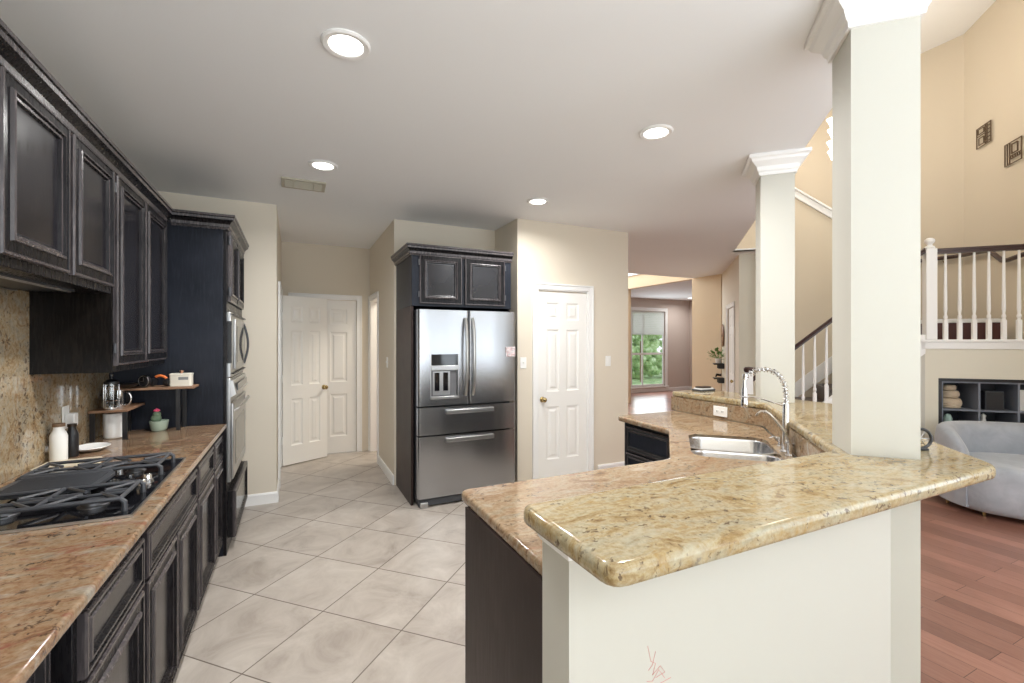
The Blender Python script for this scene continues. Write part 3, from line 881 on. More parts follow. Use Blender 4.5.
# ------------------------------------------------------------------ fridge surround and fridge
fs = root('fridge_cabinet', 'dark antiqued cabinet surrounding the fridge with two doors above it', 'cabinet', (.95, 4.06, 0))
MB().box(0, .022, .03, .685, 0, 1.80).build('side_panel', M['cab_brown'], fs)
MB().box(.966, .985, .03, .685, 0, 1.80).build('side_panel', M['cab'], fs)
MB().box(0, .985, 0, .685, 1.80, 2.285).build('body', [M['cab_side']], fs, bevel=.003)
for a, b in ((.068, .470), (.500, .912)):
    o = door_front(b - a, .445).build('door', [M['cab'], M['cab_edge'], M['cab_panel']], fs, smooth=False); o.location = (a, 0, 1.822)
    for zz in (.06, .35):
        MB().lathe([(0, 0), (.008, 0), (.008, .05), (0, .05)], (-.005 if a < .3 else b - a + .005, -.010, zz), 8).build('hinge', M['black_iron'], o)
MB().sweep([(0, .685), (0, 0), (.987, 0)], CROWN, 2.255, beads=(1, 3, 6, 8)).build('crown', [M['cab'], M['cab_edge']], fs, smooth=False)

fr = root('french_door_fridge', 'stainless french-door refrigerator with water dispenser and two freezer drawers', 'refrigerator', (.985, 3.965, 0))
FW = .95
MB().box(.005, FW - .025, .075, .74, .03, 1.765).build('body', M['black_iron'], fr, bevel=.004)
def dbox(x0, x1, z0, z1):
    # softly crowned door: bevelled front edges
    pts = [(x0, .075), (x0, .012), (x0 + .006, .004), (x0 + .018, 0), (x1 - .018, 0), (x1 - .006, .004), (x1, .012), (x1, .075)]
    return MB().prism(pts, z0, z1)


ld = MB()
DX0, DX1, DZ0, DZ1 = .110, .375, .965, 1.365
# left door with recess hole: built in four slabs around the dispenser
ld.prism([(0, .075), (0, .012), (.006, .004), (.018, 0), (DX0, 0), (DX0, .075)], .905, 1.765)
ld.prism([(DX1, .075), (DX1, 0), (.455, 0), (.467, .004), (.472, .012), (.472, .075)], .905, 1.765)
ld.box(DX0, DX1, 0, .075, .905, DZ0); ld.box(DX0, DX1, 0, .075, DZ1, 1.765)
ldo = ld.build('door', M['steel'], fr, ang=50)
rdo = dbox(.478, .950, .905, 1.765).build('door', M['steel'], fr, ang=50)
dw1 = dbox(0, .95, .645, .890).build('freezer_drawer', M['steel'], fr, ang=50)
dw2 = dbox(0, .95, .085, .632).build('freezer_drawer', M['steel'], fr, ang=50)
# dispenser
dsp = MB().box(DX0, DX1, .045, .075, DZ0, DZ1).box(DX0, DX0 + .008, .0, .045, DZ0, DZ1).box(DX1 - .008, DX1, 0, .045, DZ0, DZ1).build('dispenser', M['steel_light'], ldo)
MB().box(DX0 + .008, DX1 - .008, -.003, .045, DZ1 - .10, DZ1).build('display', M['black_gloss'], ldo)
MB().box(DX0 + .004, DX1 - .004, -.006, .045, DZ1 - .145, DZ1 - .10).build('dispenser_panel', M['steel_light'], ldo, bevel=.004)
MB().box(DX0 + .014, DX1 - .014, .030, .044, DZ0 + .02, DZ1 - .150).build('dispenser_well', mat('grey_well', (.16, .16, .17), .4), ldo)
for x in (.045, .125): MB().prism(rrect(DX0 + x, DX0 + x + .045, .016, .030, .006), DZ0 + .07, DZ0 + .235).build('dispenser_paddle', M['black_gloss'], ldo)
MB().box(DX0 + .03, DX0 + .19, .026, .031, DZ0 + .03, DZ0 + .245).build('dispenser_backplate', M['steel_light'], ldo)
MB().box(DX0, DX1, -.016, .045, DZ0 - .002, DZ0 + .022).build('drip_tray', M['steel_light'], ldo, bevel=.005)


def bar_handle(parent, a, b, axis, c, m):
    n = 12; pts = []
    for k in range(n + 1):
        t = k / n; dep = -.012 - .045 * math.sin(math.pi * t) ** .5
        q = a + (b - a) * t
        pts.append((c, dep, q) if axis == 'z' else (q, dep, c))
    return MB().tube(pts, [.013] + [.015] * (n - 1) + [.013], 10).build('handle', m, parent)


bar_handle(ldo, .985, 1.695, 'z', .436, M['steel_light']); bar_handle(rdo, .985, 1.695, 'z', .506, M['steel_light'])
for dwo, z in ((dw1, .845), (dw2, .592)):
    mb = MB(); mb.box(.25, .715, -.034, -.022, z - .020, z + .020); mb.box(.25, .275, -.022, 0, z - .018, z + .018); mb.box(.69, .715, -.022, 0, z - .018, z + .018)
    mb.build('handle', M['steel_light'], dwo, bevel=.006, seg=3)
MB().box(.01, .94, .02, .075, .015, .075).build('kick_grille', M['black_iron'], fr, bevel=.003)
for x in (.02, .86): MB().box(x, x + .07, .0, .05, .0, .05).build('foot', M['steel_light'], fr, bevel=.006)
tag(MB().box(1.832, 1.930, 3.957, 3.9645, 1.335, 1.430).build('photo_magnet', M['photo'], bevel=.001), 'small colourful photo magnet on the right fridge door', 'magnet')


# ------------------------------------------------------------------ switches, outlets
def wall_plate(name, label, cat, loc, rz, kind):
    r = root(name, label, cat, loc, rz)
    MB().box(-.036, .036, -.006, -.0005, -.058, .058).build('cover_plate', M['plastic_white'], r, bevel=.003)
    if kind == 'switch':
        MB().box(-.006, .006, -.017, -.006, -.005, .012).build('toggle', M['plastic_white'], r, bevel=.002)
    elif kind == 'rocker':
        MB().box(-.017, .017, -.010, -.006, -.033, .033).build('rocker', M['plastic_white'], r, bevel=.002)
    else:
        for x in (-.022, .022):
            s_ = MB().lathe([(0, 0), (.015, 0), (.015, .002), (0, .002)], (0, -.006, x), 16, axis='Y').build('socket', M['plastic_white'], r)
            MB().box(-.006, -.004, -.0088, -.008, x - .002, x + .008).box(.004, .006, -.0088, -.008, x - .002, x + .008).build('slot', M['black_plastic'], s_)
    return r


wall_plate('light_switch', 'white toggle light switch between the fridge and pantry door', 'light switch', (2.125, 4.17, 1.26), 0, 'switch')
wall_plate('light_switch', 'white rocker light switch right of the pantry door', 'light switch', (3.20, 4.17, 1.26), 0, 'rocker')
wall_plate('light_switch', 'pale light switch in the hall left of the fridge cabinet', 'light switch', (.93, 5.12, 1.25), R(-90), 'switch')

# ------------------------------------------------------------------ ceiling lights and vent
def can_light(label, x, y, z=CZ, rr=.1):
    r = root('recessed_light', label, 'ceiling light', (x, y, z), 0, 'recessed ceiling lights')
    MB().lathe([(rr * .66, -.001), (rr, -.001), (rr, -.006), (rr * .92, -.012), (rr * .72, -.010), (rr * .66, -.003)], (0, 0, 0), 36).build('trim_ring', M['white'], r)
    MB().lathe([(0, -.003), (rr * .68, -.003), (rr * .66, -.007), (0, -.009)], (0, 0, 0), 32).build('lens', M['lamp'], r)
    l = bpy.data.lights.new('lamp_light', 'AREA'); l.shape = 'DISK'; l.size = .16; l.energy = ((12 if y > 3 else 19) if y > 1 else 9) if z > 2.735 else 8; l.color = (1, .985, .96); l.spread = R(162)
    lo = bpy.data.objects.new('lamp_light', l); COL.objects.link(lo); lo.location = (x, y, z - .02)
    return r


can_light('large round recessed ceiling light closest to the camera', .199, 2.042)
can_light('round recessed ceiling light beside the air vent', .187, 3.512)
can_light('round recessed ceiling light over the raised bar', 1.963, 2.094)
can_light('round recessed ceiling light in front of the pantry wall', 1.973, 3.579)
can_light('round recessed ceiling light over the breakfast area near the windows', .199, -1.6)  # lamp added out of view for extra light behind the camera
can_light('tiny recessed ceiling light in the far room', 10.29, 9.6, 2.734, .09)
v = root('air_vent', 'rectangular cream ceiling air vent behind the recessed light', 'air vent', (.07, 4.0, CZ))
mb = MB()
for a, b, c, d in ((-.16, .16, -.115, -.09), (-.16, .16, .09, .115), (-.16, -.135, -.09, .09), (.135, .16, -.09, .09)): mb.box(a, b, c, d, -.014, 0)
mb.build('vent_frame', M['vent'], v, bevel=.002)
MB().box(-.135, .135, -.09, .09, -.004, -.001).build('backing', M['vent_dark'], v)
mb = MB()
for k in range(11): mb.add([(-.135, -.085 + k * .016, -.006), (.135, -.085 + k * .016, -.006), (.135, -.081 + k * .016, -.014), (-.135, -.081 + k * .016, -.014)], [(0, 1, 2, 3)])
mb.box(-.075, -.069, -.09, .09, -.014, -.004); mb.box(.069, .075, -.09, .09, -.014, -.004)
mb.build('slat', M['vent'], v)

# ------------------------------------------------------------------ peninsula
INN = .84          # x - y of the inner line of the diagonal run
# half wall
HW = [(.55, .975), (1.815, .975), (2.84, 2.00), (2.84, 2.82), (2.96, 2.82), (2.96, 1.95), (1.865, .855), (.55, .855)]
struct(MB().prism(HW, 0, 1.026).build('wall_peninsula', M['wall_cream'], smooth=False), 'cream half wall carrying the raised granite bar', 'wall')
# white moulding at the wall end below the bar
MB_ = MB().sweep([(.70, .975), (.55, .975), (.55, .855), (.57, .855)], [(0, .02), (.004, .02), (.008, .03), (.012, .045), (.012, .05), (0, .05)], .975)
struct(MB_.build('trim_3', M['white'], smooth=False), 'white moulding under the bar end', 'trim')
# children's crayon marks on the half wall
mb = MB()
for P in ([(.775, .74), (.785, .70), (.80, .69), (.79, .665), (.815, .68), (.83, .66), (.80, .655)], [(.772, .655), (.79, .65), (.81, .672), (.83, .645)], [(.80, .72), (.79, .69), (.777, .68)], [(.77, .64), (.80, .635), (.85, .64)]):
    mb.tube([(x, .8545, z) for x, z in P], .0006, 4)
tag(mb.build('crayon_scribble', M['red']), 'faint red crayon scribble low on the cream half wall', 'scribble')
# granite riser between worktop and raised bar
RO = [(1.791, .9765), (1.814, .9765), (2.8385, 2.001), (2.8385, 2.83), (2.818, 2.83), (2.818, 2.0055)]
tag(MB().prism(RO, .915, 1.026).build('granite_riser', M['granite_low'], smooth=False), 'granite upstand between the sink worktop and the raised bar', 'backsplash')


def dg(s, t):   # diagonal frame -> world: s along (1,1), t along (1,-1)
    return ((s + t) / S2, (s - t) / S2)


# columns
def column(label, cx, cy):
    h = .203 / 2; r = root('column', label, 'column', (cx, cy, 0), R(45), kind='structure')
    MB().box(-h, h, -h, h, 0, CZ).build('shaft', M['wall_cream'], r, smooth=False)
    MB().sweep([(-h, -h), (h, -h), (h, h), (-h, h)], [(0, 0), (.012, 0), (.014, .02), (.022, .03), (.030, .055), (.060, .085), (.066, .10), (.080, .108), (.080, .128), (0, .128)], CZ - .129, closed=True).build('capital', M['white'], r, smooth=False)
    return r


C1 = (1.961, .955); C2 = (3.02, 2.07)
column('thick cream square column standing on the bar near the camera', *C1)
column('slimmer-looking cream column farther along the raised bar', *C2)


def hole(c, e=.1035):
    q = e * S2
    return [(c[0] - q, c[1]), (c[0], c[1] - q), (c[0] + q, c[1]), (c[0], c[1] + q)]


BAR = [(.516, .660), (2.108, .660), (3.222, 1.797), (3.215, 2.84), (2.822, 2.84), (2.822, 2.002), (1.850, 1.030), (.512, 1.030)]
BAR = round_corners(BAR, [.04, .05, .028, .05, .04, .04, .04, .04])
tag(weld(stone_slab(BAR, 1.0265, 1.07, .016, [hole(C1), hole(C2)]).build('granite_bar_top', M['granite_bar'])), 'raised golden granite bar top wrapping around both columns', 'countertop')

# sink hole in diagonal frame
def bowl_poly(s0, s1, t0, t1, r, n=6): return [dg(*p) for p in rrect(s0, s1, t0, t1, r, n)]
SK = bowl_poly(2.425, 3.008, .092, .508, .085)
LOW = [(.570, .977), (1.787, .977), (2.817, 2.007), (2.817, 2.80), (2.225, 2.80), (2.185, 2.215), (1.640, 1.660), (.570, 1.660)]
LOWr = round_corners(LOW, [.03, .03, .03, .03, .05, .05, .05, .04])
tag(weld(stone_slab(LOWr, .876, .914, .013, [SK]).build('granite_worktop', M['granite_low'])), 'lower granite worktop around the stainless corner sink', 'countertop')

# sink
sk = root('double_sink', 'stainless double-bowl undermount sink in the corner worktop', 'sink')
def bowl(s0, s1, t0, t1, r, dep, name='bowl'):
    mb = MB(); rings_ = []
    for ins, z, rr in ((-.016, .897, r + .012), (0, .897, r), (.004, .885, r), (.012, .90 - dep + .03, r * .9), (.02, .90 - dep + .01, r * .8), (.045, .90 - dep, r * .6)):
        rings_.append([(p[0], p[1], z) for p in bowl_poly(s0 + ins, s1 - ins, t0 + ins, t1 - ins, max(.02, rr))])
    n = len(rings_[0])
    vs = [p for q in rings_ for p in q]
    fs = [(i * n + k, i * n + (k + 1) % n, (i + 1) * n + (k + 1) % n, (i + 1) * n + k) for i in range(len(rings_) - 1) for k in range(n)]
    fs.append([(len(rings_) - 1) * n + k for k in range(n)])
    mb.add(vs, fs)
    o = mb.build(name, M['sink'], sk, ang=60, recalc=False)
    cx, cy = dg((s0 + s1) / 2, (t0 + t1) / 2)
    MB().lathe([(0, 0), (.04, 0), (.042, .004), (.030, .004), (.026, .001), (0, .001)], (cx, cy, .90 - dep + .001), 20).build('drain', M['chrome'], o)
    return o


bowl(2.425, 2.635, .092, .508, .08, .19); bowl(2.662, 3.006, .092, .508, .08, .20)

# faucet
fc = root('spring_faucet', 'chrome spring pull-down faucet behind the sink', 'faucet', (*dg(2.66, .548), .914), R(135))
# local x points from the base across the sink
MB().lathe([(0, 0), (.028, 0), (.028, .008), (.020, .014), (.018, .06), (.016, .10), (.0155, .245), (.013, .25), (0, .25)], (0, 0, 0), 20).build('body', M['chrome'], fc)
arc = [(0, 0, .24), (0, 0, .30), (.006, 0, .345), (.025, 0, .385), (.055, 0, .412), (.09, 0, .422), (.125, 0, .418), (.155, 0, .405), (.178, 0, .388), (.186, 0, .378)]
MB().tube(arc, .0065, 8).build('hose', M['steel_light'], fc)
def resample(pts, n):
    P = [Vector(p) for p in pts]; L = [0]
    for a_, b_ in zip(P, P[1:]): L.append(L[-1] + (b_ - a_).length)
    out = []
    for k in range(n):
        d = L[-1] * k / (n - 1); i = 0
        while i < len(P) - 2 and L[i + 1] < d: i += 1
        t = (d - L[i]) / (L[i + 1] - L[i]); out.append(P[i].lerp(P[i + 1], t))
    return out


NC = 24 * 8; cp = resample(arc, NC); coil = []
for i, p in enumerate(cp):
    t = (cp[min(i + 1, NC - 1)] - cp[max(i - 1, 0)]).normalized(); n1 = Vector((0, 1, 0)); n2 = t.cross(n1)
    a_ = 2 * math.pi * i / 10.5
    coil.append(p + (n1 * math.cos(a_) + n2 * math.sin(a_)) * .0125)
MB().tube(coil, .0026, 5).build('spring', M['chrome'], fc)
MB().tube([(.186, 0, .395), (.188, 0, .37)], .013, 14).build('swivel', M['chrome'], fc)
MB().lathe([(0, .365), (.008, .365), (.009, .33), (.0145, .315), (.0155, .26), (.018, .255), (.0185, .225), (.016, .22), (0, .22)][::-1], (.190, 0, 0), 18).build('spray_head', M['chrome'], fc)
MB().tube([(0, 0, .235), (.05, 0, .25), (.12, 0, .272), (.165, 0, .278)], .0045, 8).tube([(.165 + .024 * (1 - math.cos(a_ * math.pi / 6)), .022 * math.sin(a_ * math.pi / 6), .278) for a_ in range(0, 13)], .004, 6).build('holder_arm', M['chrome'], fc)
MB().tube([(0, .014, .055), (0, .05, .06), (0, .085, .075)], [.009, .007, .005], 8).build('lever', M['chrome'], fc)
rf = root('water_filter_tap', 'slim curved steel filter tap beside the spring faucet', 'faucet', (*dg(2.575, .548), .914), R(120))
MB().lathe([(0, 0), (.02, 0), (.02, .006), (.012, .012), (.012, .06), (0, .062)], (0, 0, 0), 16).build('base', M['chrome'], rf)
MB().tube([(0, 0, .06), (.004, 0, .085), (.03, 0, .13), (.06, 0, .17), (.085, 0, .20), (.105, 0, .212), (.125, 0, .210), (.14, 0, .198), (.146, 0, .185)], .0068, 8).build('spout', mat('satin_nickel', (.66, .62, .55), .25, 1), rf)
MB().tube([(0, 0, .045), (-.01, -.04, .05)], .006, 8).build('lever', M['black_iron'], rf)
sd = root('soap_dispenser', 'short chrome soap pump between the faucet and the sink', 'soap dispenser', (*dg(2.80, .548), .914), R(135))
MB().lathe([(0, 0), (.016, 0), (.016, .005), (.010, .008), (.009, .035), (.013, .038), (.013, .05), (0, .052)], (0, 0, 0), 14).build('pump', M['chrome'], sd)
MB().tube([(0, 0, .044), (.03, 0, .048), (.05, 0, .042)], .004, 8).build('spout', M['chrome'], sd)
# outlet on the riser
r = root('wall_outlet', 'white horizontal power outlet on the granite upstand beyond the sink', 'power outlet', (2.818, 2.345, .968), R(-90))
MB().box(-.06, .06, -.007, -.0005, -.037, .037).build('cover_plate', M['plastic_white'], r, bevel=.003)
for x in (-.022, .022):
    s_ = MB().box(x - .015, x + .015, -.009, -.007, -.012, .012).build('socket', M['plastic_white'], r, bevel=.002)
    MB().box(x - .007, x - .004, -.0098, -.009, -.006, .006).box(x + .004, x + .007, -.0098, -.009, -.006, .006).build('slot', M['black_plastic'], s_)

# base cabinets of the peninsula
pc = root('peninsula_cabinet', 'dark brown peninsula cabinet end beside the cream half wall', 'cabinet', (1.59, 1.57, 0), R(180))
MB().box(0, 1.015, 0, .565, .09, .875).box(0, .95, .06, .565, 0, .09).build('body', M['cab_brown'], pc, bevel=.002)
for a, b in ((.03, .33), (.345, .645), (.66, .985)):
    o = door_front(b - a, .56).build('door', [M['cab'], M['cab_edge'], M['cab_panel']], pc, smooth=False); o.location = (a, 0, .11)
    o = door_front(b - a, .15, 'drawer').build('drawer', [M['cab'], M['cab_edge'], M['cab_panel']], pc, smooth=False); o.location = (a, 0, .69)
MB().box(1.015, 1.025, -.005, .572, 0, .875).build('end_panel', M['cab_brown'], pc)
sc_ = root('sink_cabinet', 'dark angled sink cabinet in the corner of the peninsula', 'cabinet', (2.22, 2.17, 0), R(-135))
# local x runs back along the diagonal, local y toward the bar
MB().box(0, .80, 0, .03, .09, .875).box(0, .8, .03, .06, .0, .60).build('body', M['cab'], sc_)
for a, b in ((.03, .39), (.41, .77)):
    o = door_front(b - a, .56).build('door', [M['cab'], M['cab_edge'], M['cab_panel']], sc_, smooth=False); o.location = (a, 0, .11)
    o = door_front(b - a, .15, 'drawer').build('drawer', [M['cab'], M['cab_edge'], M['cab_panel']], sc_, smooth=False); o.location = (a, 0, .69)
dc = root('drawer_cabinet', 'dark cabinet with stacked drawers at the far end of the sink worktop', 'cabinet', (2.262, 2.745, 0), R(-90))
MB().box(0, .515, 0, .54, .09, .875).build('body', M['cab_side'], dc, bevel=.002)
for c, e in ((.665, .845), (.475, .65), (.285, .46), (.11, .27)):
    o = door_front(.455, e - c, 'drawer').build('drawer', [mat('black_drawer', (.012, .014, .016), .3), M['cab_edge'], M['cab_side']], dc, smooth=False); o.location = (.03, 0, c)

# things on the raised bar
ts = root('serving_tray', 'dark stacked trays at the far end of the raised bar', 'tray', (3.09, 2.74, 1.071))
MB().prism(rrect(-.09, .09, -.055, .055, .02), 0, .012).build('tray', M['black_iron'], ts, bevel=.003)
MB().prism(rrect(-.078, .078, -.045, .045, .02), .013, .022).build('white_card', M['plastic_white'], ts)
MB().prism(rrect(-.065, .055, -.04, .04, .02), .0225, .034).build('top_tray', M['dark_bronze'], ts, bevel=.003)
rg = root('desk_fan', 'small round black wire ring standing on the bar behind the thick column', 'fan', (2.138, .885, 1.071), R(-35))
mb = MB()
mb.tube([(.036 * math.cos(k * math.pi / 12), 0, .042 + .036 * math.sin(k * math.pi / 12)) for k in range(25)], .0055, 8)
mb.build('ring', M['black_plastic'], rg)
mb = MB()
for k in range(6): mb.tube([(0, 0, .042), (.034 * math.cos(k * math.pi / 3), 0, .042 + .034 * math.sin(k * math.pi / 3))], .0016, 5)
mb.build('spokes', M['steel_light'], rg)
MB().box(-.02, .02, -.016, .016, 0, .008).build('base', M['black_plastic'], rg, bevel=.002)

# ------------------------------------------------------------------ things on the left counter
CT = .915
og = root('shelf_organizer', 'two-tier corner shelf with wooden boards on black legs', 'shelf', (0, 0, 0))
MB().box(-1.04, -.865, 3.32, 3.665, 1.075, 1.089).build('shelf_board', M['shelf_wood'], og, bevel=.002)
MB().box(-1.03, -.575, 3.50, 3.668, 1.180, 1.194).build('shelf_board', M['shelf_wood'], og, bevel=.002)
for x, y, z in ((-1.025, 3.335, 1.075), (-.88, 3.335, 1.075), (-.945, 3.65, 1.18), (-.665, 3.53, 1.18), (-.652, 3.655, 1.18)):
    MB().box(x - .011, x + .011, y - .008, y + .008, CT, z).build('leg', M['black_plastic'], og)

fp = root('french_press', 'glass and chrome french press on the lower organizer board', 'coffee maker', (-.955, 3.385, 1.090))
MB().lathe([(0, 0), (.032, 0), (.032, .14), (.030, .14), (.030, .004), (0, .004)], (0, 0, .006), 24).build('glass_body', M['glass'], fp)
mb = MB().lathe([(0, 0), (.035, 0), (.035, .012), (0, .012)], (0, 0, 0), 24)
for k in range(6):
    a_ = k * math.pi / 3; mb.tube([(.035 * math.cos(a_), .035 * math.sin(a_), .005), (.035 * math.cos(a_), .035 * math.sin(a_), .14)], .003, 5)
mb.tube([(.035 * math.cos(k * math.pi / 8), .035 * math.sin(k * math.pi / 8), .05) for k in range(17)], .003, 5)
mb.tube([(.035 * math.cos(k * math.pi / 8), .035 * math.sin(k * math.pi / 8), .13) for k in range(17)], .003, 5)
mb.build('frame', M['chrome'], fp)
MB().lathe([(0, .147), (.036, .147), (.035, .158), (.02, .17), (.004, .172), (.004, .185), (.011, .188), (.011, .2), (0, .202)], (0, 0, 0), 20).build('lid', M['black_plastic'], fp)
MB().lathe([(0, .03), (.027, .03), (.027, .06), (0, .06)], (0, 0, 0), 16).build('plunger', M['black_iron'], fp)
ch = root('steel_jug', 'polished steel jug with loop handle beside the french press', 'jug', (-.945, 3.462, 1.090))
MB().lathe([(0, 0), (.030, 0), (.032, .01), (.030, .08), (.029, .100), (0, .100)], (0, 0, 0), 22).build('body', M['chrome'], ch)
MB().tube([(.034 + .032 * math.sin(k * math.pi / 8), -.02, .05 + .042 * math.cos(k * math.pi / 8)) for k in range(9)], .005, 8).build('handle', M['chrome'], ch)
db = root('shallow_dish', 'shallow silver dish on the upper organizer board', 'dish', (-.945, 3.57, 1.195))
MB().lathe([(0, .002), (.03, 0), (.05, .006), (.075, .022), (.078, .024), (.072, .024), (.045, .010), (0, .006)], (0, 0, 0), 28).build('bowl', M['steel_light'], db)
ck = root('small_clock', 'round black dial clock on the upper organizer board', 'clock', (-.83, 3.535, 1.195), R(-30))
MB().lathe([(0, 0), (.036, 0), (.038, .004), (.038, .016), (.033, .018), (0, .016)], (0, 0, .039), 26, axis='Y').build('case', M['black_plastic'], ck)
mb = MB().tube([(.033 * math.cos(k * math.pi / 12), -.018, .039 + .033 * math.sin(k * math.pi / 12)) for k in range(25)], .002, 5)
mb.box(-.0015, .0015, -.020, -.018, .039, .062); mb.box(-.018, 0, -.020, -.018, .037, .041)
mb.build('hands_and_rim', M['steel_light'], ck)
hp = root('headphones', 'black and orange headphones lying on the upper organizer board', 'headphones', (-.765, 3.565, 1.195), R(-20))
MB().tube([(.045 * math.cos(k * math.pi / 10), 0, .03 + .038 * math.sin(k * math.pi / 10)) for k in range(1, 8)], .008, 8).build('headband', M['orange'], hp)
for x in (-.043, .043): MB().lathe([(0, -.014), (.022, -.014), (.026, 0), (.022, .014), (0, .014)], (x, 0, .027), 18, axis='X').build('ear_cup', M['black_plastic'], hp)
tn = root('storage_tin', 'cream rectangular tin with copper knob on the upper organizer board', 'tin', (-.655, 3.575, 1.195))
MB().prism(rrect(-.058, .058, -.04, .04, .012), 0, .068).build('body', M['tin_cream'], tn)
MB().prism(rrect(-.060, .060, -.042, .042, .012), .068, .080).build('lid', M['tin_cream'], tn, bevel=.003)
MB().lathe([(0, .08), (.006, .08), (.006, .088), (.013, .092), (.013, .098), (0, .100)], (0, 0, 0), 14).build('knob', M['copper'], tn)
MB().box(-.01, .042, -.0415, -.040, .040, .058).build('label_plate', mat('grey_print', (.25, .26, .26), .6), tn)
cn = root('white_canister', 'white cylindrical canister under the lower organizer board', 'canister', (-.955, 3.425, CT))
MB().lathe([(0, 0), (.042, 0), (.047, .006), (.050, .14), (.047, .145), (0, .145)], (0, 0, 0), 28).build('body', M['plastic_white'], cn)
cs = root('potted_cactus', 'small cactus with a pink flower in a pale green pot', 'potted plant', (-.775, 3.585, CT))
MB().lathe([(0, 0), (.036, 0), (.042, .01), (.050, .055), (.050, .062), (.045, .062), (.043, .052), (0, .052)], (0, 0, 0), 26).build('pot', M['pot_green'], cs)
mb = MB()
for c, q in (((-.015, 0, .075), .028), ((-.012, .0, .10), .022)):
    n = 24; prof = [(q * math.sin(math.pi * k / 8), -q * math.cos(math.pi * k / 8)) for k in range(9)]
    mb.lathe(prof, c, n)
mb.build('cactus_body', M['cactus'], cs)
mb = MB()
for k in range(7):
    a_ = k * 2 * math.pi / 7; mb.lathe([(0, -.007), (.007, -.004), (.008, .002), (0, .008)], (-.012 + .010 * math.cos(a_), .010 * math.sin(a_), .127), 7)
mb.lathe([(0, -.007), (.009, -.003), (.009, .005), (0, .010)], (-.012, 0, .130), 8)
mb.build('flower', M['pink'], cs)


def bottle(label, x, y, m, capm, h, r, wide=1.0):
    b = root('storage_bottle', label, 'bottle', (x, y, CT))
    MB().lathe([(0, 0), (r * .96, 0), (r, .005), (r, h * .66), (r * .93, h * .72), (r * .62, h * .84), (r * .60, h * .92), (0, h * .92)], (0, 0, 0), 28).build('body', m, b)
    MB().lathe([(0, h * .92), (r * .72, h * .92), (r * .72, h), (0, h)], (0, 0, 0), 22).build('cap', capm, b)
    return b


bottle('white ceramic bottle standing beside the cooktop', -1.002, 2.862, M['plastic_white'], M['cork'], .178, .032)
bottle('black bottle just behind the white bottle', -.985, 2.955, M['black_plastic'], M['dark_bronze'], .16, .025)
pl = root('oval_platter', 'white oval platter lying behind the cooktop', 'platter', (-.95, 3.075, CT))
MB().lathe([(0, .002), (.04, 0), (.06, .010), (.076, .020), (.074, .023), (.055, .014), (0, .007)], (0, 0, 0), 32, sx=1, sy=1.2).build('dish', M['plastic_white'], pl)
tg = tag(MB().prism(round_corners([(-1.035, 2.67), (-.80, 2.70), (-.84, 2.86), (-1.03, 2.84)], .02), CT, CT + .008).build('cutting_board', woody('pale_board', (.62, .54, .40), (.72, .64, .50)), bevel=.002), 'pale thin cutting board at the back corner of the cooktop', 'cutting board')
pg = root('plugged_outlet', 'white power outlet with plugged-in adapter on the backsplash', 'power outlet', (-1.048, 3.06, 1.095), R(90))
MB().box(-.036, .036, -.006, -.0005, -.058, .058).build('cover_plate', M['plastic_white'], pg, bevel=.003)
MB().box(-.022, .026, -.045, -.006, -.045, .02).build('adapter', M['plastic_white'], pg, bevel=.006)

# ------------------------------------------------------------------ stairs
LX, LY = 5.755, 2.345
st = root('staircase', 'lower stair flight with white balusters rising behind the bar columns', 'stairs', (LX, LY, 0), R(-45))
NR = 8; RH = 1.49 / NR; RUN = .217; SW = 1.22
def sx(i): return -(NR - 1 - i) * RUN      # front edge of riser i (0..7)


for i in range(NR - 1):
    x0 = -(NR - 1 - i) * RUN
    MB().box(x0 - .02, x0 + RUN, .04, SW, (i + 1) * RH - .03, (i + 1) * RH).build('tread', M['tread'], st, bevel=.004)
    MB().box(x0, x0 + .015, .04, SW, i * RH, (i + 1) * RH - .03).build('riser', M['riser_dark'] if 0 else M['tread'], st)
MB().box(-.001, .015, .04, SW, 7 * RH, 1.40).build('riser', M['tread'], st)
sl = RH / RUN
def nose(x): return 1.49 + x * sl
xa = -(NR - 1) * RUN - .03
MB().vprism((0, .0), (1, 0), [(xa, 0), (0, 0), (0, 1.40), (0, 1.40)][:3] + [(xa, nose(xa) - .02)], .04).build('side_wall', M['wall_cream'], st, smooth=False)
MB().vprism((0, -.012), (1, 0), [(xa, nose(xa) - .13), (0, 1.36), (0, 1.55), (-.05, 1.55), (xa, nose(xa) + .07)], .06).build('stringer', M['white'], st, bevel=.003)
MB().vprism((0, SW + .005), (1, 0), [(xa, nose(xa) - .02), (0, 1.46), (0, 1.68), (xa, nose(xa) + .19)], .02).build('wall_skirt', M['white'], st)


def baluster_mb(h, z0=0):
    q = .016; mb = MB(); mb.box(-q, q, -q, q, z0, z0 + .19)
    mb.lathe([(0, .19), (.014, .19), (.011, .205), (.017, .215), (.0165, .235), (.0105, .25), (.0155, .30), (.0145, .42), (.010, h - .03), (.010, h), (0, h)], (0, 0, z0), 12)
    return mb


rail = lambda x: 2.375 + x * .866
for k in range(14):
    x = -.085 - k * .1085
    zb = nose(x) + .06; zt = rail(x)
    o = baluster_mb(zt - zb).build('baluster', M['white'], st); o.location = (x, .018, zb)
RP = [(-.03, 0), (.03, 0), (.032, .02), (.022, .03), (.026, .045), (.016, .055), (-.016, .055), (-.026, .045), (-.022, .03), (-.032, .02)]
def rail_mb(p, q):
    mb = MB(); vs = []
    for P in (p, q): vs += [(P[0], P[1] + a_, P[2] + b_) for a_, b_ in RP]
    n = len(RP); return mb.add(vs, [list(range(n)), [n + k for k in range(n)][::-1]] + [(k, (k + 1) % n, n + (k + 1) % n, n + k) for k in range(n)])


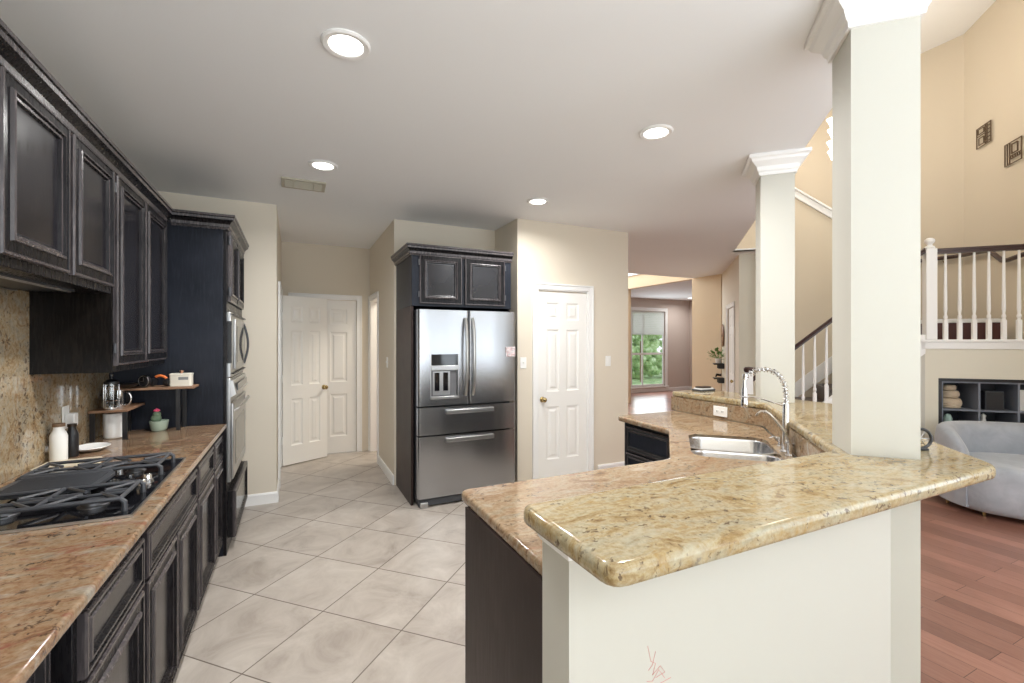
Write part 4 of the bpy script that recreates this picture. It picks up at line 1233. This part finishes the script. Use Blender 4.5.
rail_mb((-1.56, .018, rail(-1.56)), (-.0, .018, rail(0))).build('handrail', M['rail_wood'], st)
MB().box(-1.63, -1.555, -.02, .055, 0, 1.13).build('newel_post', M['white'], st, bevel=.006)
MB().lathe([(0, 1.13), (.045, 1.13), (.055, 1.15), (.055, 1.175), (.04, 1.19), (0, 1.195)], (-1.592, .018, 0), 18).tube([(-1.592, .018, 1.165), (-1.54, .018, 1.165), (-1.50, .018, rail(-1.5) + .03)], .024, 10).build('newel_cap', M['rail_wood'], st)

# landing
MBl = MB().prism([(5.77, 2.36), (6.575, 1.535), (7.88, 2.83), (7.88, 4.40), (6.66, 3.25)], 1.41, 1.49)
struct(MBl.build('floor_landing', M['tread'], smooth=False), 'dark wood stair landing floor', 'landing')
LL = 1.13
mb = MB()
na0, na1, nz0, nz1 = .108, 1.075, .14, 1.113
mb.vprism((LX, LY), dS, [(0, 0), (na0, 0), (na0, 1.405), (0, 1.405)], .10)
mb.vprism((LX, LY), dS, [(na0, nz1), (na1, nz1), (na1, 1.405), (na0, 1.405)], .10)
mb.vprism((LX, LY), dS, [(na0, 0), (na1, 0), (na1, nz0), (na0, nz0)], .40)
mb.vprism((LX, LY), dS, [(na1, 0), (LL, 0), (LL, 1.405), (na1, 1.405)], .10)
mb.vprism((LX + .40 / S2, LY + .40 / S2), dS, [(0, 0), (LL + .04, 0), (LL + .04, 1.405), (0, 1.405)], .05)
struct(mb.build('wall_under_landing', M['wall_pale'], smooth=False), 'cream wall below the landing with a bookcase niche', 'wall')
mb = MB()
mb.vprism((LX - .012 / S2, LY - .012 / S2), dS, [(-.03, 1.405), (LL, 1.405), (LL, 1.475), (-.03, 1.475)], .03)
mb.vprism((LX - .028 / S2, LY - .028 / S2), dS, [(-.045, 1.475), (LL, 1.475), (LL, 1.50), (-.045, 1.50)], .12)
struct(mb.build('trim_4', M['white'], bevel=.004), 'white band along the landing edge', 'trim')

bs = root('landing_balustrade', 'white landing balustrade with dark handrail above the bookcase', 'railing', (LX, LY, 1.50), R(-45))
MB().box(.003, .093, -.02, .07, 0, .915).build('newel_post', M['white'], bs, bevel=.004)
MB().lathe([(0, .915), (.035, .915), (.045, .925), (.038, .94), (.022, .95), (.022, .962), (.034, .975), (.043, .992), (.040, 1.012), (.022, 1.026), (0, 1.03)], (.048, .025, 0), 20).build('newel_cap', M['white'], bs)
bp = None
for k in range(8):
    x = .048 + .127 + k * .1125
    if bp is None:
        bp = baluster_mb(.86).build('baluster', M['white'], bs); bp.location = (x, .025, 0)
    else:
        c = bp.copy(); COL.objects.link(c); c.parent = bs; c.location = (x, .025, 0)
rail_mb((.09, .025, .86), (1.13, .025, .86)).build('handrail', M['rail_wood'], bs)

# step box and wall handrail behind the landing
lb = root('landing_step', 'white framed step with maroon wood face behind the landing balusters', 'step', ((9.2 / 2 + 3.95 / 2), (9.2 / 2 - 3.95 / 2), 1.491), R(-45))
MB().box(0, .62, .012, .30, 0, .20).build('riser_face', M['riser_dark'], lb)
MB().box(0, .66, 0, .31, .20, .245).box(.62, .66, 0, .31, 0, .20).build('white_frame', M['white'], lb, bevel=.003)
wh = root('wall_handrail', 'dark wooden wall handrail on the tan wall behind the landing', 'handrail', (0, 0, 0))
MB().tube([(7.84, 3.35, 2.60), (7.84, 2.87, 2.60), (7.75, 2.755, 2.59), (7.42, 2.42, 2.56), (7.25, 2.25, 2.395), (7.19, 2.19, 2.39), (6.85, 1.85, 2.43), (6.5, 1.5, 2.6)], .026, 10).build('rail', M['rail_wood'], wh)
for x, y in ((7.84, 3.0), (7.0, 2.0)):
    MB().tube([(x, y, 2.56 if x > 7.5 else 2.39), (x + .03, y - .01, 2.52 if x > 7.5 else 2.35), (x + .055, y - (.05 if x < 7.5 else 0), 2.53 if x > 7.5 else 2.36)], .008, 6).build('bracket', M['brass'], wh)

# bookcase in the niche
bk = root('cube_bookcase', 'bluish grey cube bookcase set in the niche under the landing', 'bookcase', (LX + .108 / S2, LY - .108 / S2, .145), R(-45))
bw, bh = .963, .965
MB().box(.002, .030, .004, .36, 0, bh).box(bw - .03, bw - .002, .004, .36, 0, bh).box(.03, bw - .03, .004, .36, bh - .028, bh).build('outer_frame', M['shelf_black'], bk)
MB().box(.03, bw - .03, .35, .36, 0, bh - .03).build('back_panel', M['shelf_inner'], bk)
for x in (.03, .322, .618, .916): MB().box(x, x + .016, .02, .35, 0, bh - .028).build('upright', M['grey_blue'], bk)
for z in (.03, .34, .645, .922):
    MB().box(.046, bw - .05, .021, .349, z, z + .015).build('shelf_board', M['grey_blue'], bk)


def inbk(x, y, z):   # bookcase local -> world
    c_ = 1 / S2; bx, by = LX + .108 / S2, LY - .108 / S2
    return (bx + x * c_ + y * c_, by - x * c_ + y * c_, .145 + z)


for nm, (r_, h_, z_) in (('largest round woven cream basket at the bottom of the stack', (.094, .10, .661)), ('middle round woven cream basket in the stack', (.076, .075, .762)), ('smallest round woven cream basket topping the stack', (.052, .055, .838))):
    b = root('woven_basket', nm, 'basket', inbk(.155, .15, z_), 0, 'stacked woven baskets')
    mb = MB(); K = 5
    prof = [(0, 0)]
    for k in range(K):
        zz = h_ * k / K; prof += [(r_ * (.80 + .20 * math.sin(math.pi * (k + .2) / K)), zz + .002), (r_ * (.90 + .16 * math.sin(math.pi * (k + .5) / K)) * .98, zz + h_ / K / 2), (r_ * (.80 + .20 * math.sin(math.pi * (k + .8) / K)), zz + h_ / K - .002)]
    prof += [(r_ * .8, h_ - .001), (0, h_ - .001)]
    mb.lathe(prof, (0, 0, 0), 28).build('body', M['basket'], b)
b = root('black_speaker', 'black box speaker on the upper bookcase shelf', 'speaker', inbk(.46, .12, .661), R(-45))
MB().box(-.07, .075, -.07, .07, 0, .185).build('body', M['shelf_inner'], b, bevel=.004)
MB().box(-.062, .067, -.074, -.07, .008, .177).build('front_cloth', M['black_plastic'], b)
b = root('white_card', 'white upright card in the bookcase cell beside the speaker', 'card', inbk(.70, .12, .661), R(-45))
MB().box(-.055, .06, -.004, .004, 0, .20).build('sheet', M['plastic_white'], b)
MB().prism([(-.02, .004), (.02, .004), (.02, .05), (-.02, .05)], 0, .01).build('foot', M['plastic_white'], b)
b = root('small_figurine', 'pale teal figurine in the lower bookcase cell behind the sofa', 'figurine', inbk(.12, .1, .356), 0)
MB().lathe([(0, 0), (.03, 0), (.034, .03), (.024, .09), (.03, .16), (.036, .20), (.02, .24), (0, .25)], (0, 0, 0), 16).build('body', M['figure'], b)
b = root('small_figurine', 'white rounded ornament in the middle lower bookcase cell', 'figurine', inbk(.40, .1, .356), 0)
MB().lathe([(0, 0), (.03, 0), (.038, .06), (.028, .15), (.016, .22), (.022, .245), (0, .265)], (0, 0, 0), 16).build('body', M['plastic_white'], b)

# ------------------------------------------------------------------ curved sofa
sf = root('curved_sofa', 'curved light grey velvet sofa beside the niche bookcase', 'sofa', (5.735, 1.60, 0), R(-45))
SA, SB = .62, .45
def sup(t, a, b, e=2.35):
    c_, s_ = math.cos(t), math.sin(t)
    return (a * math.copysign(abs(c_) ** (2 / e), c_), b * math.copysign(abs(s_) ** (2 / e), s_))


mb = MB(); n = 56; ringz = [(.92, .05), (.97, .09), (.985, .2), (.985, .34), (.975, .40), (.94, .43), (.86, .445)]
vs = []
for k_, z in ringz: vs += [(*sup(2 * math.pi * i / n, SA * k_, SB * k_ - (0 if k_ > .9 else 0)), z) for i in range(n)]
fs = [(i * n + k, i * n + (k + 1) % n, (i + 1) * n + (k + 1) % n, (i + 1) * n + k) for i in range(len(ringz) - 1) for k in range(n)]
fs += [list(range(n))[::-1], [(len(ringz) - 1) * n + k for k in range(n)]]
mb.add(vs, fs).build('seat', M['velvet'], sf, ang=60)
mb = MB(); NB = 44; t0, t1 = R(-28), R(208); prof_n = 12; vs = []
for i in range(NB + 1):
    t = t0 + (t1 - t0) * i / NB; u_ = i / NB
    e_ = min(u_, 1 - u_) * NB / 9
    hh = .42 + (.72 - .42) * (1 - max(0, 1 - e_) ** 2) ** .5 if e_ < 1 else .72
    th = .15 * (.55 + .45 * min(1, e_))
    o_ = Vector(sup(t, SA, SB)); i_ = Vector(sup(t, SA - th, SB - th)); d_ = (i_ - o_)
    P = []
    for q_, z in ((.0, .07), (-.05, .25), (-.03, hh - .12), (.06, hh - .03), (.28, hh), (.62, hh), (.9, hh - .03), (1.0, hh - .10), (.98, .44), (.98, .35), (.9, .10), (.5, .06)):
        pt = o_ + d_ * q_; P.append((pt.x, pt.y, z))
    vs += P
m_ = 12
fs = [(i * m_ + k, i * m_ + (k + 1) % m_, (i + 1) * m_ + (k + 1) % m_, (i + 1) * m_ + k) for i in range(NB) for k in range(m_)]
fs += [list(range(m_)), [NB * m_ + k for k in range(m_)][::-1]]
mb.add(vs, fs).build('backrest', M['velvet'], sf, ang=70)
for x, y in ((-.42, -.20), (.42, -.20), (-.54, .08), (.42, .2)):
    MB().lathe([(0, 0), (.010, 0), (.017, .06), (0, .06)], (x, y, 0), 10).build('foot', M['gold'], sf)

# ------------------------------------------------------------------ wall art
def art(label, x, y, z, w, h, seed):
    r = root('metal_wall_art', label, 'wall art', (x, y, z), R(-135), 'square metal wall ornaments')
    mb = MB(); b_ = .009
    def bar(a, b, c, d): mb.box(a, b, -.022, -.012, c, d)
    bar(0, w, 0, b_); bar(0, w, h - b_, h); bar(0, b_, 0, h); bar(w - b_, w, 0, h)
    if seed:
        bar(0, w * .68, h * .56, h * .56 + .008); bar(w * .6, w * .6 + .01, 0, h); bar(w * .72, w * .72 + .008, 0, h)
        bar(w * .1, w * .5, h * .66, h * .66 + .008); bar(w * .1, w * .5, h * .9, h * .9 + .006); bar(w * .1, w * .1 + .008, h * .66, h * .9); bar(w * .5, w * .5 + .008, h * .66, h * .9)
        bar(w * .15, w * .5, h * .12, h * .12 + .008); bar(w * .15, w * .5, h * .45, h * .45 + .008); bar(w * .15, w * .15 + .008, h * .12, h * .45); bar(w * .5, w * .5 + .008, h * .12, h * .46)
        for k in range(5): bar(w * .6, w, h * (.1 + .18 * k), h * (.1 + .18 * k) + .008)
    else:
        bar(w * .28, w * .28 + .01, 0, h); bar(w * .14, w * .14 + .008, 0, h); bar(w * .28, w, h * .22, h * .22 + .008); bar(w * .28, w, h * .36, h * .36 + .008)
        bar(w * .4, w * .74, h * .44, h * .44 + .012); bar(w * .4, w * .74, h * .84, h * .84 + .012); bar(w * .4, w * .4 + .012, h * .44, h * .84); bar(w * .74, w * .74 + .012, h * .44, h * .87)
        for k in range(5): bar(w * (.34 + .13 * k), w * (.34 + .13 * k) + .008, h * .22, h * .36)
    mb.build('frame', mat('brown_wire_metal', (.13, .085, .05), .5, .5), r)
    return r


art('openwork square metal wall ornament, the upper smaller-looking one', 7.683, 2.600, 3.868, .272, .25, 1)
art('openwork square metal wall ornament, lower and cut by the picture edge', 7.324, 2.241, 3.465, .272, .25, 0)

# chandelier in the stair hall
cd = root('chandelier', 'bronze chandelier with lit glass shades hanging beyond the thick column', 'chandelier', (6.04, 3.11, 3.75))
MB().tube([(0, 0, 0), (0, 0, 1.74)], .010, 8).lathe([(0, -.08), (.02, -.07), (.05, -.02), (.03, .04), (.02, .12), (.035, .2), (.02, .28), (0, .3)], (0, 0, 0), 16).build('stem', M['dark_bronze'], cd)
for tier, (z, rr, n_, off) in enumerate(((0, .285, 5, 0), (.27, .285, 5, 0))):
    for k in range(n_):
        a_ = math.atan2(.432, -.902) + k * 2 * math.pi / n_ + off
        ca, sa = math.cos(a_), math.sin(a_)
        ao = MB().tube([(ca * .02, sa * .02, z - .01), (ca * .12, sa * .12, z - .06), (ca * .22, sa * .22, z - .045), (ca * rr, sa * rr, z + .0)], .008, 6).build('arm', M['dark_bronze'], cd)
        MB().lathe([(0, .0), (.022, .0), (.030, .03), (.045, .07), (.065, .11), (.06, .11), (.03, .05), (0, .02)], (ca * rr, sa * rr, z), 16).build('glass_shade', M['bulb'], ao)
ll = bpy.data.lights.new('chandelier_light', 'POINT'); ll.energy = 30; ll.color = (1, .9, .76); ll.shadow_soft_size = .2
lo = bpy.data.objects.new('chandelier_light', ll); COL.objects.link(lo); lo.location = (5.985, 3.135, 4.3)

# ------------------------------------------------------------------ diagonal wall: ring mirror, shelves, plant
AX, AY = 7.24, 6.0; DX_, DY_ = -.695, -.719; NX_, NY_ = -.719, .695      # along, out of the wall
def dw(a_, o_, z=0): return (AX + DX_ * a_ + NX_ * o_, AY + DY_ * a_ + NY_ * o_, z)
rzw = math.atan2(DY_, DX_)
mr = root('wall_medallion', 'oval brown carved medallion hanging on the angled wall', 'wall decor', dw(.30, .012, 1.59), rzw)
MB().lathe([(.09, 0), (.15, 0), (.155, .012), (.14, .022), (.10, .016)], (0, 0, 0), 28, axis='Y', sy=1.35).build('ring', M['shelf_wood'], mr)
mb = MB()
for k in range(8): mb.tube([(0, -.008, 0), (.12 * math.cos(k * math.pi / 4), -.008, .16 * math.sin(k * math.pi / 4))], .008, 6)
mb.lathe([(0, 0), (.04, 0), (.03, .02), (0, .025)], (0, 0, 0), 14, axis='Y').build('spokes', M['dark_bronze'], mr)
for z, nm in ((1.06, 'upper small dark floating shelf holding the plant'), (.80, 'lower small dark floating shelf on the angled wall')):
    s_ = root('floating_shelf', nm, 'shelf', dw(.30, 0.002, z), rzw, 'small dark shelves on the angled wall')
    MB().box(-.12, .12, -.17, 0, 0, .025).build('board', M['black_plastic'], s_, bevel=.003)
    MB().box(-.10, -.085, -.10, 0, -.07, 0).box(.085, .10, -.10, 0, -.07, 0).build('bracket', M['black_plastic'], s_)
pp = root('potted_plant', 'leafy green plant in a glass pot on the upper floating shelf', 'potted plant', dw(.30, .09, 1.087))
MB().lathe([(0, 0), (.045, 0), (.055, .08), (.05, .085), (0, .08)], (0, 0, 0), 16).build('pot', M['plastic_white'], pp)
mb = MB()
for k in range(60):
    a_ = random.uniform(0, 6.28); e_ = random.uniform(-.1, 1.2); L_ = random.uniform(.10, .22)
    d_ = Vector((math.cos(a_) * math.cos(e_), math.sin(a_) * math.cos(e_), math.sin(e_))) ; p_ = Vector((0, 0, .08)) + d_ * L_
    if p_.z > .30: p_.z = .30
    s_ = d_.cross(Vector((0, 0, 1))).normalized() * .022; u_ = d_ * .032
    mb.add([p_ - u_, p_ + s_ + Vector((0, 0, .006)), p_ + u_, p_ - s_ + Vector((0, 0, .006))], [(0, 1, 2, 3)])
    if k % 3 == 0: mb.tube([(0, 0, .07), p_], .0025, 4)
mb.build('foliage', M['leaf'], pp, smooth=False, recalc=False)
dcr = root('dark_ornament', 'dark driftwood ornament on the lower floating shelf', 'ornament', dw(.30, .08, .827))
MB().tube([(-.08, 0, .02), (-.03, .02, .05), (.03, -.01, .04), (.08, .02, .06)], [.012, .022, .02, .008], 8).build('body', M['dark_bronze'], dcr)
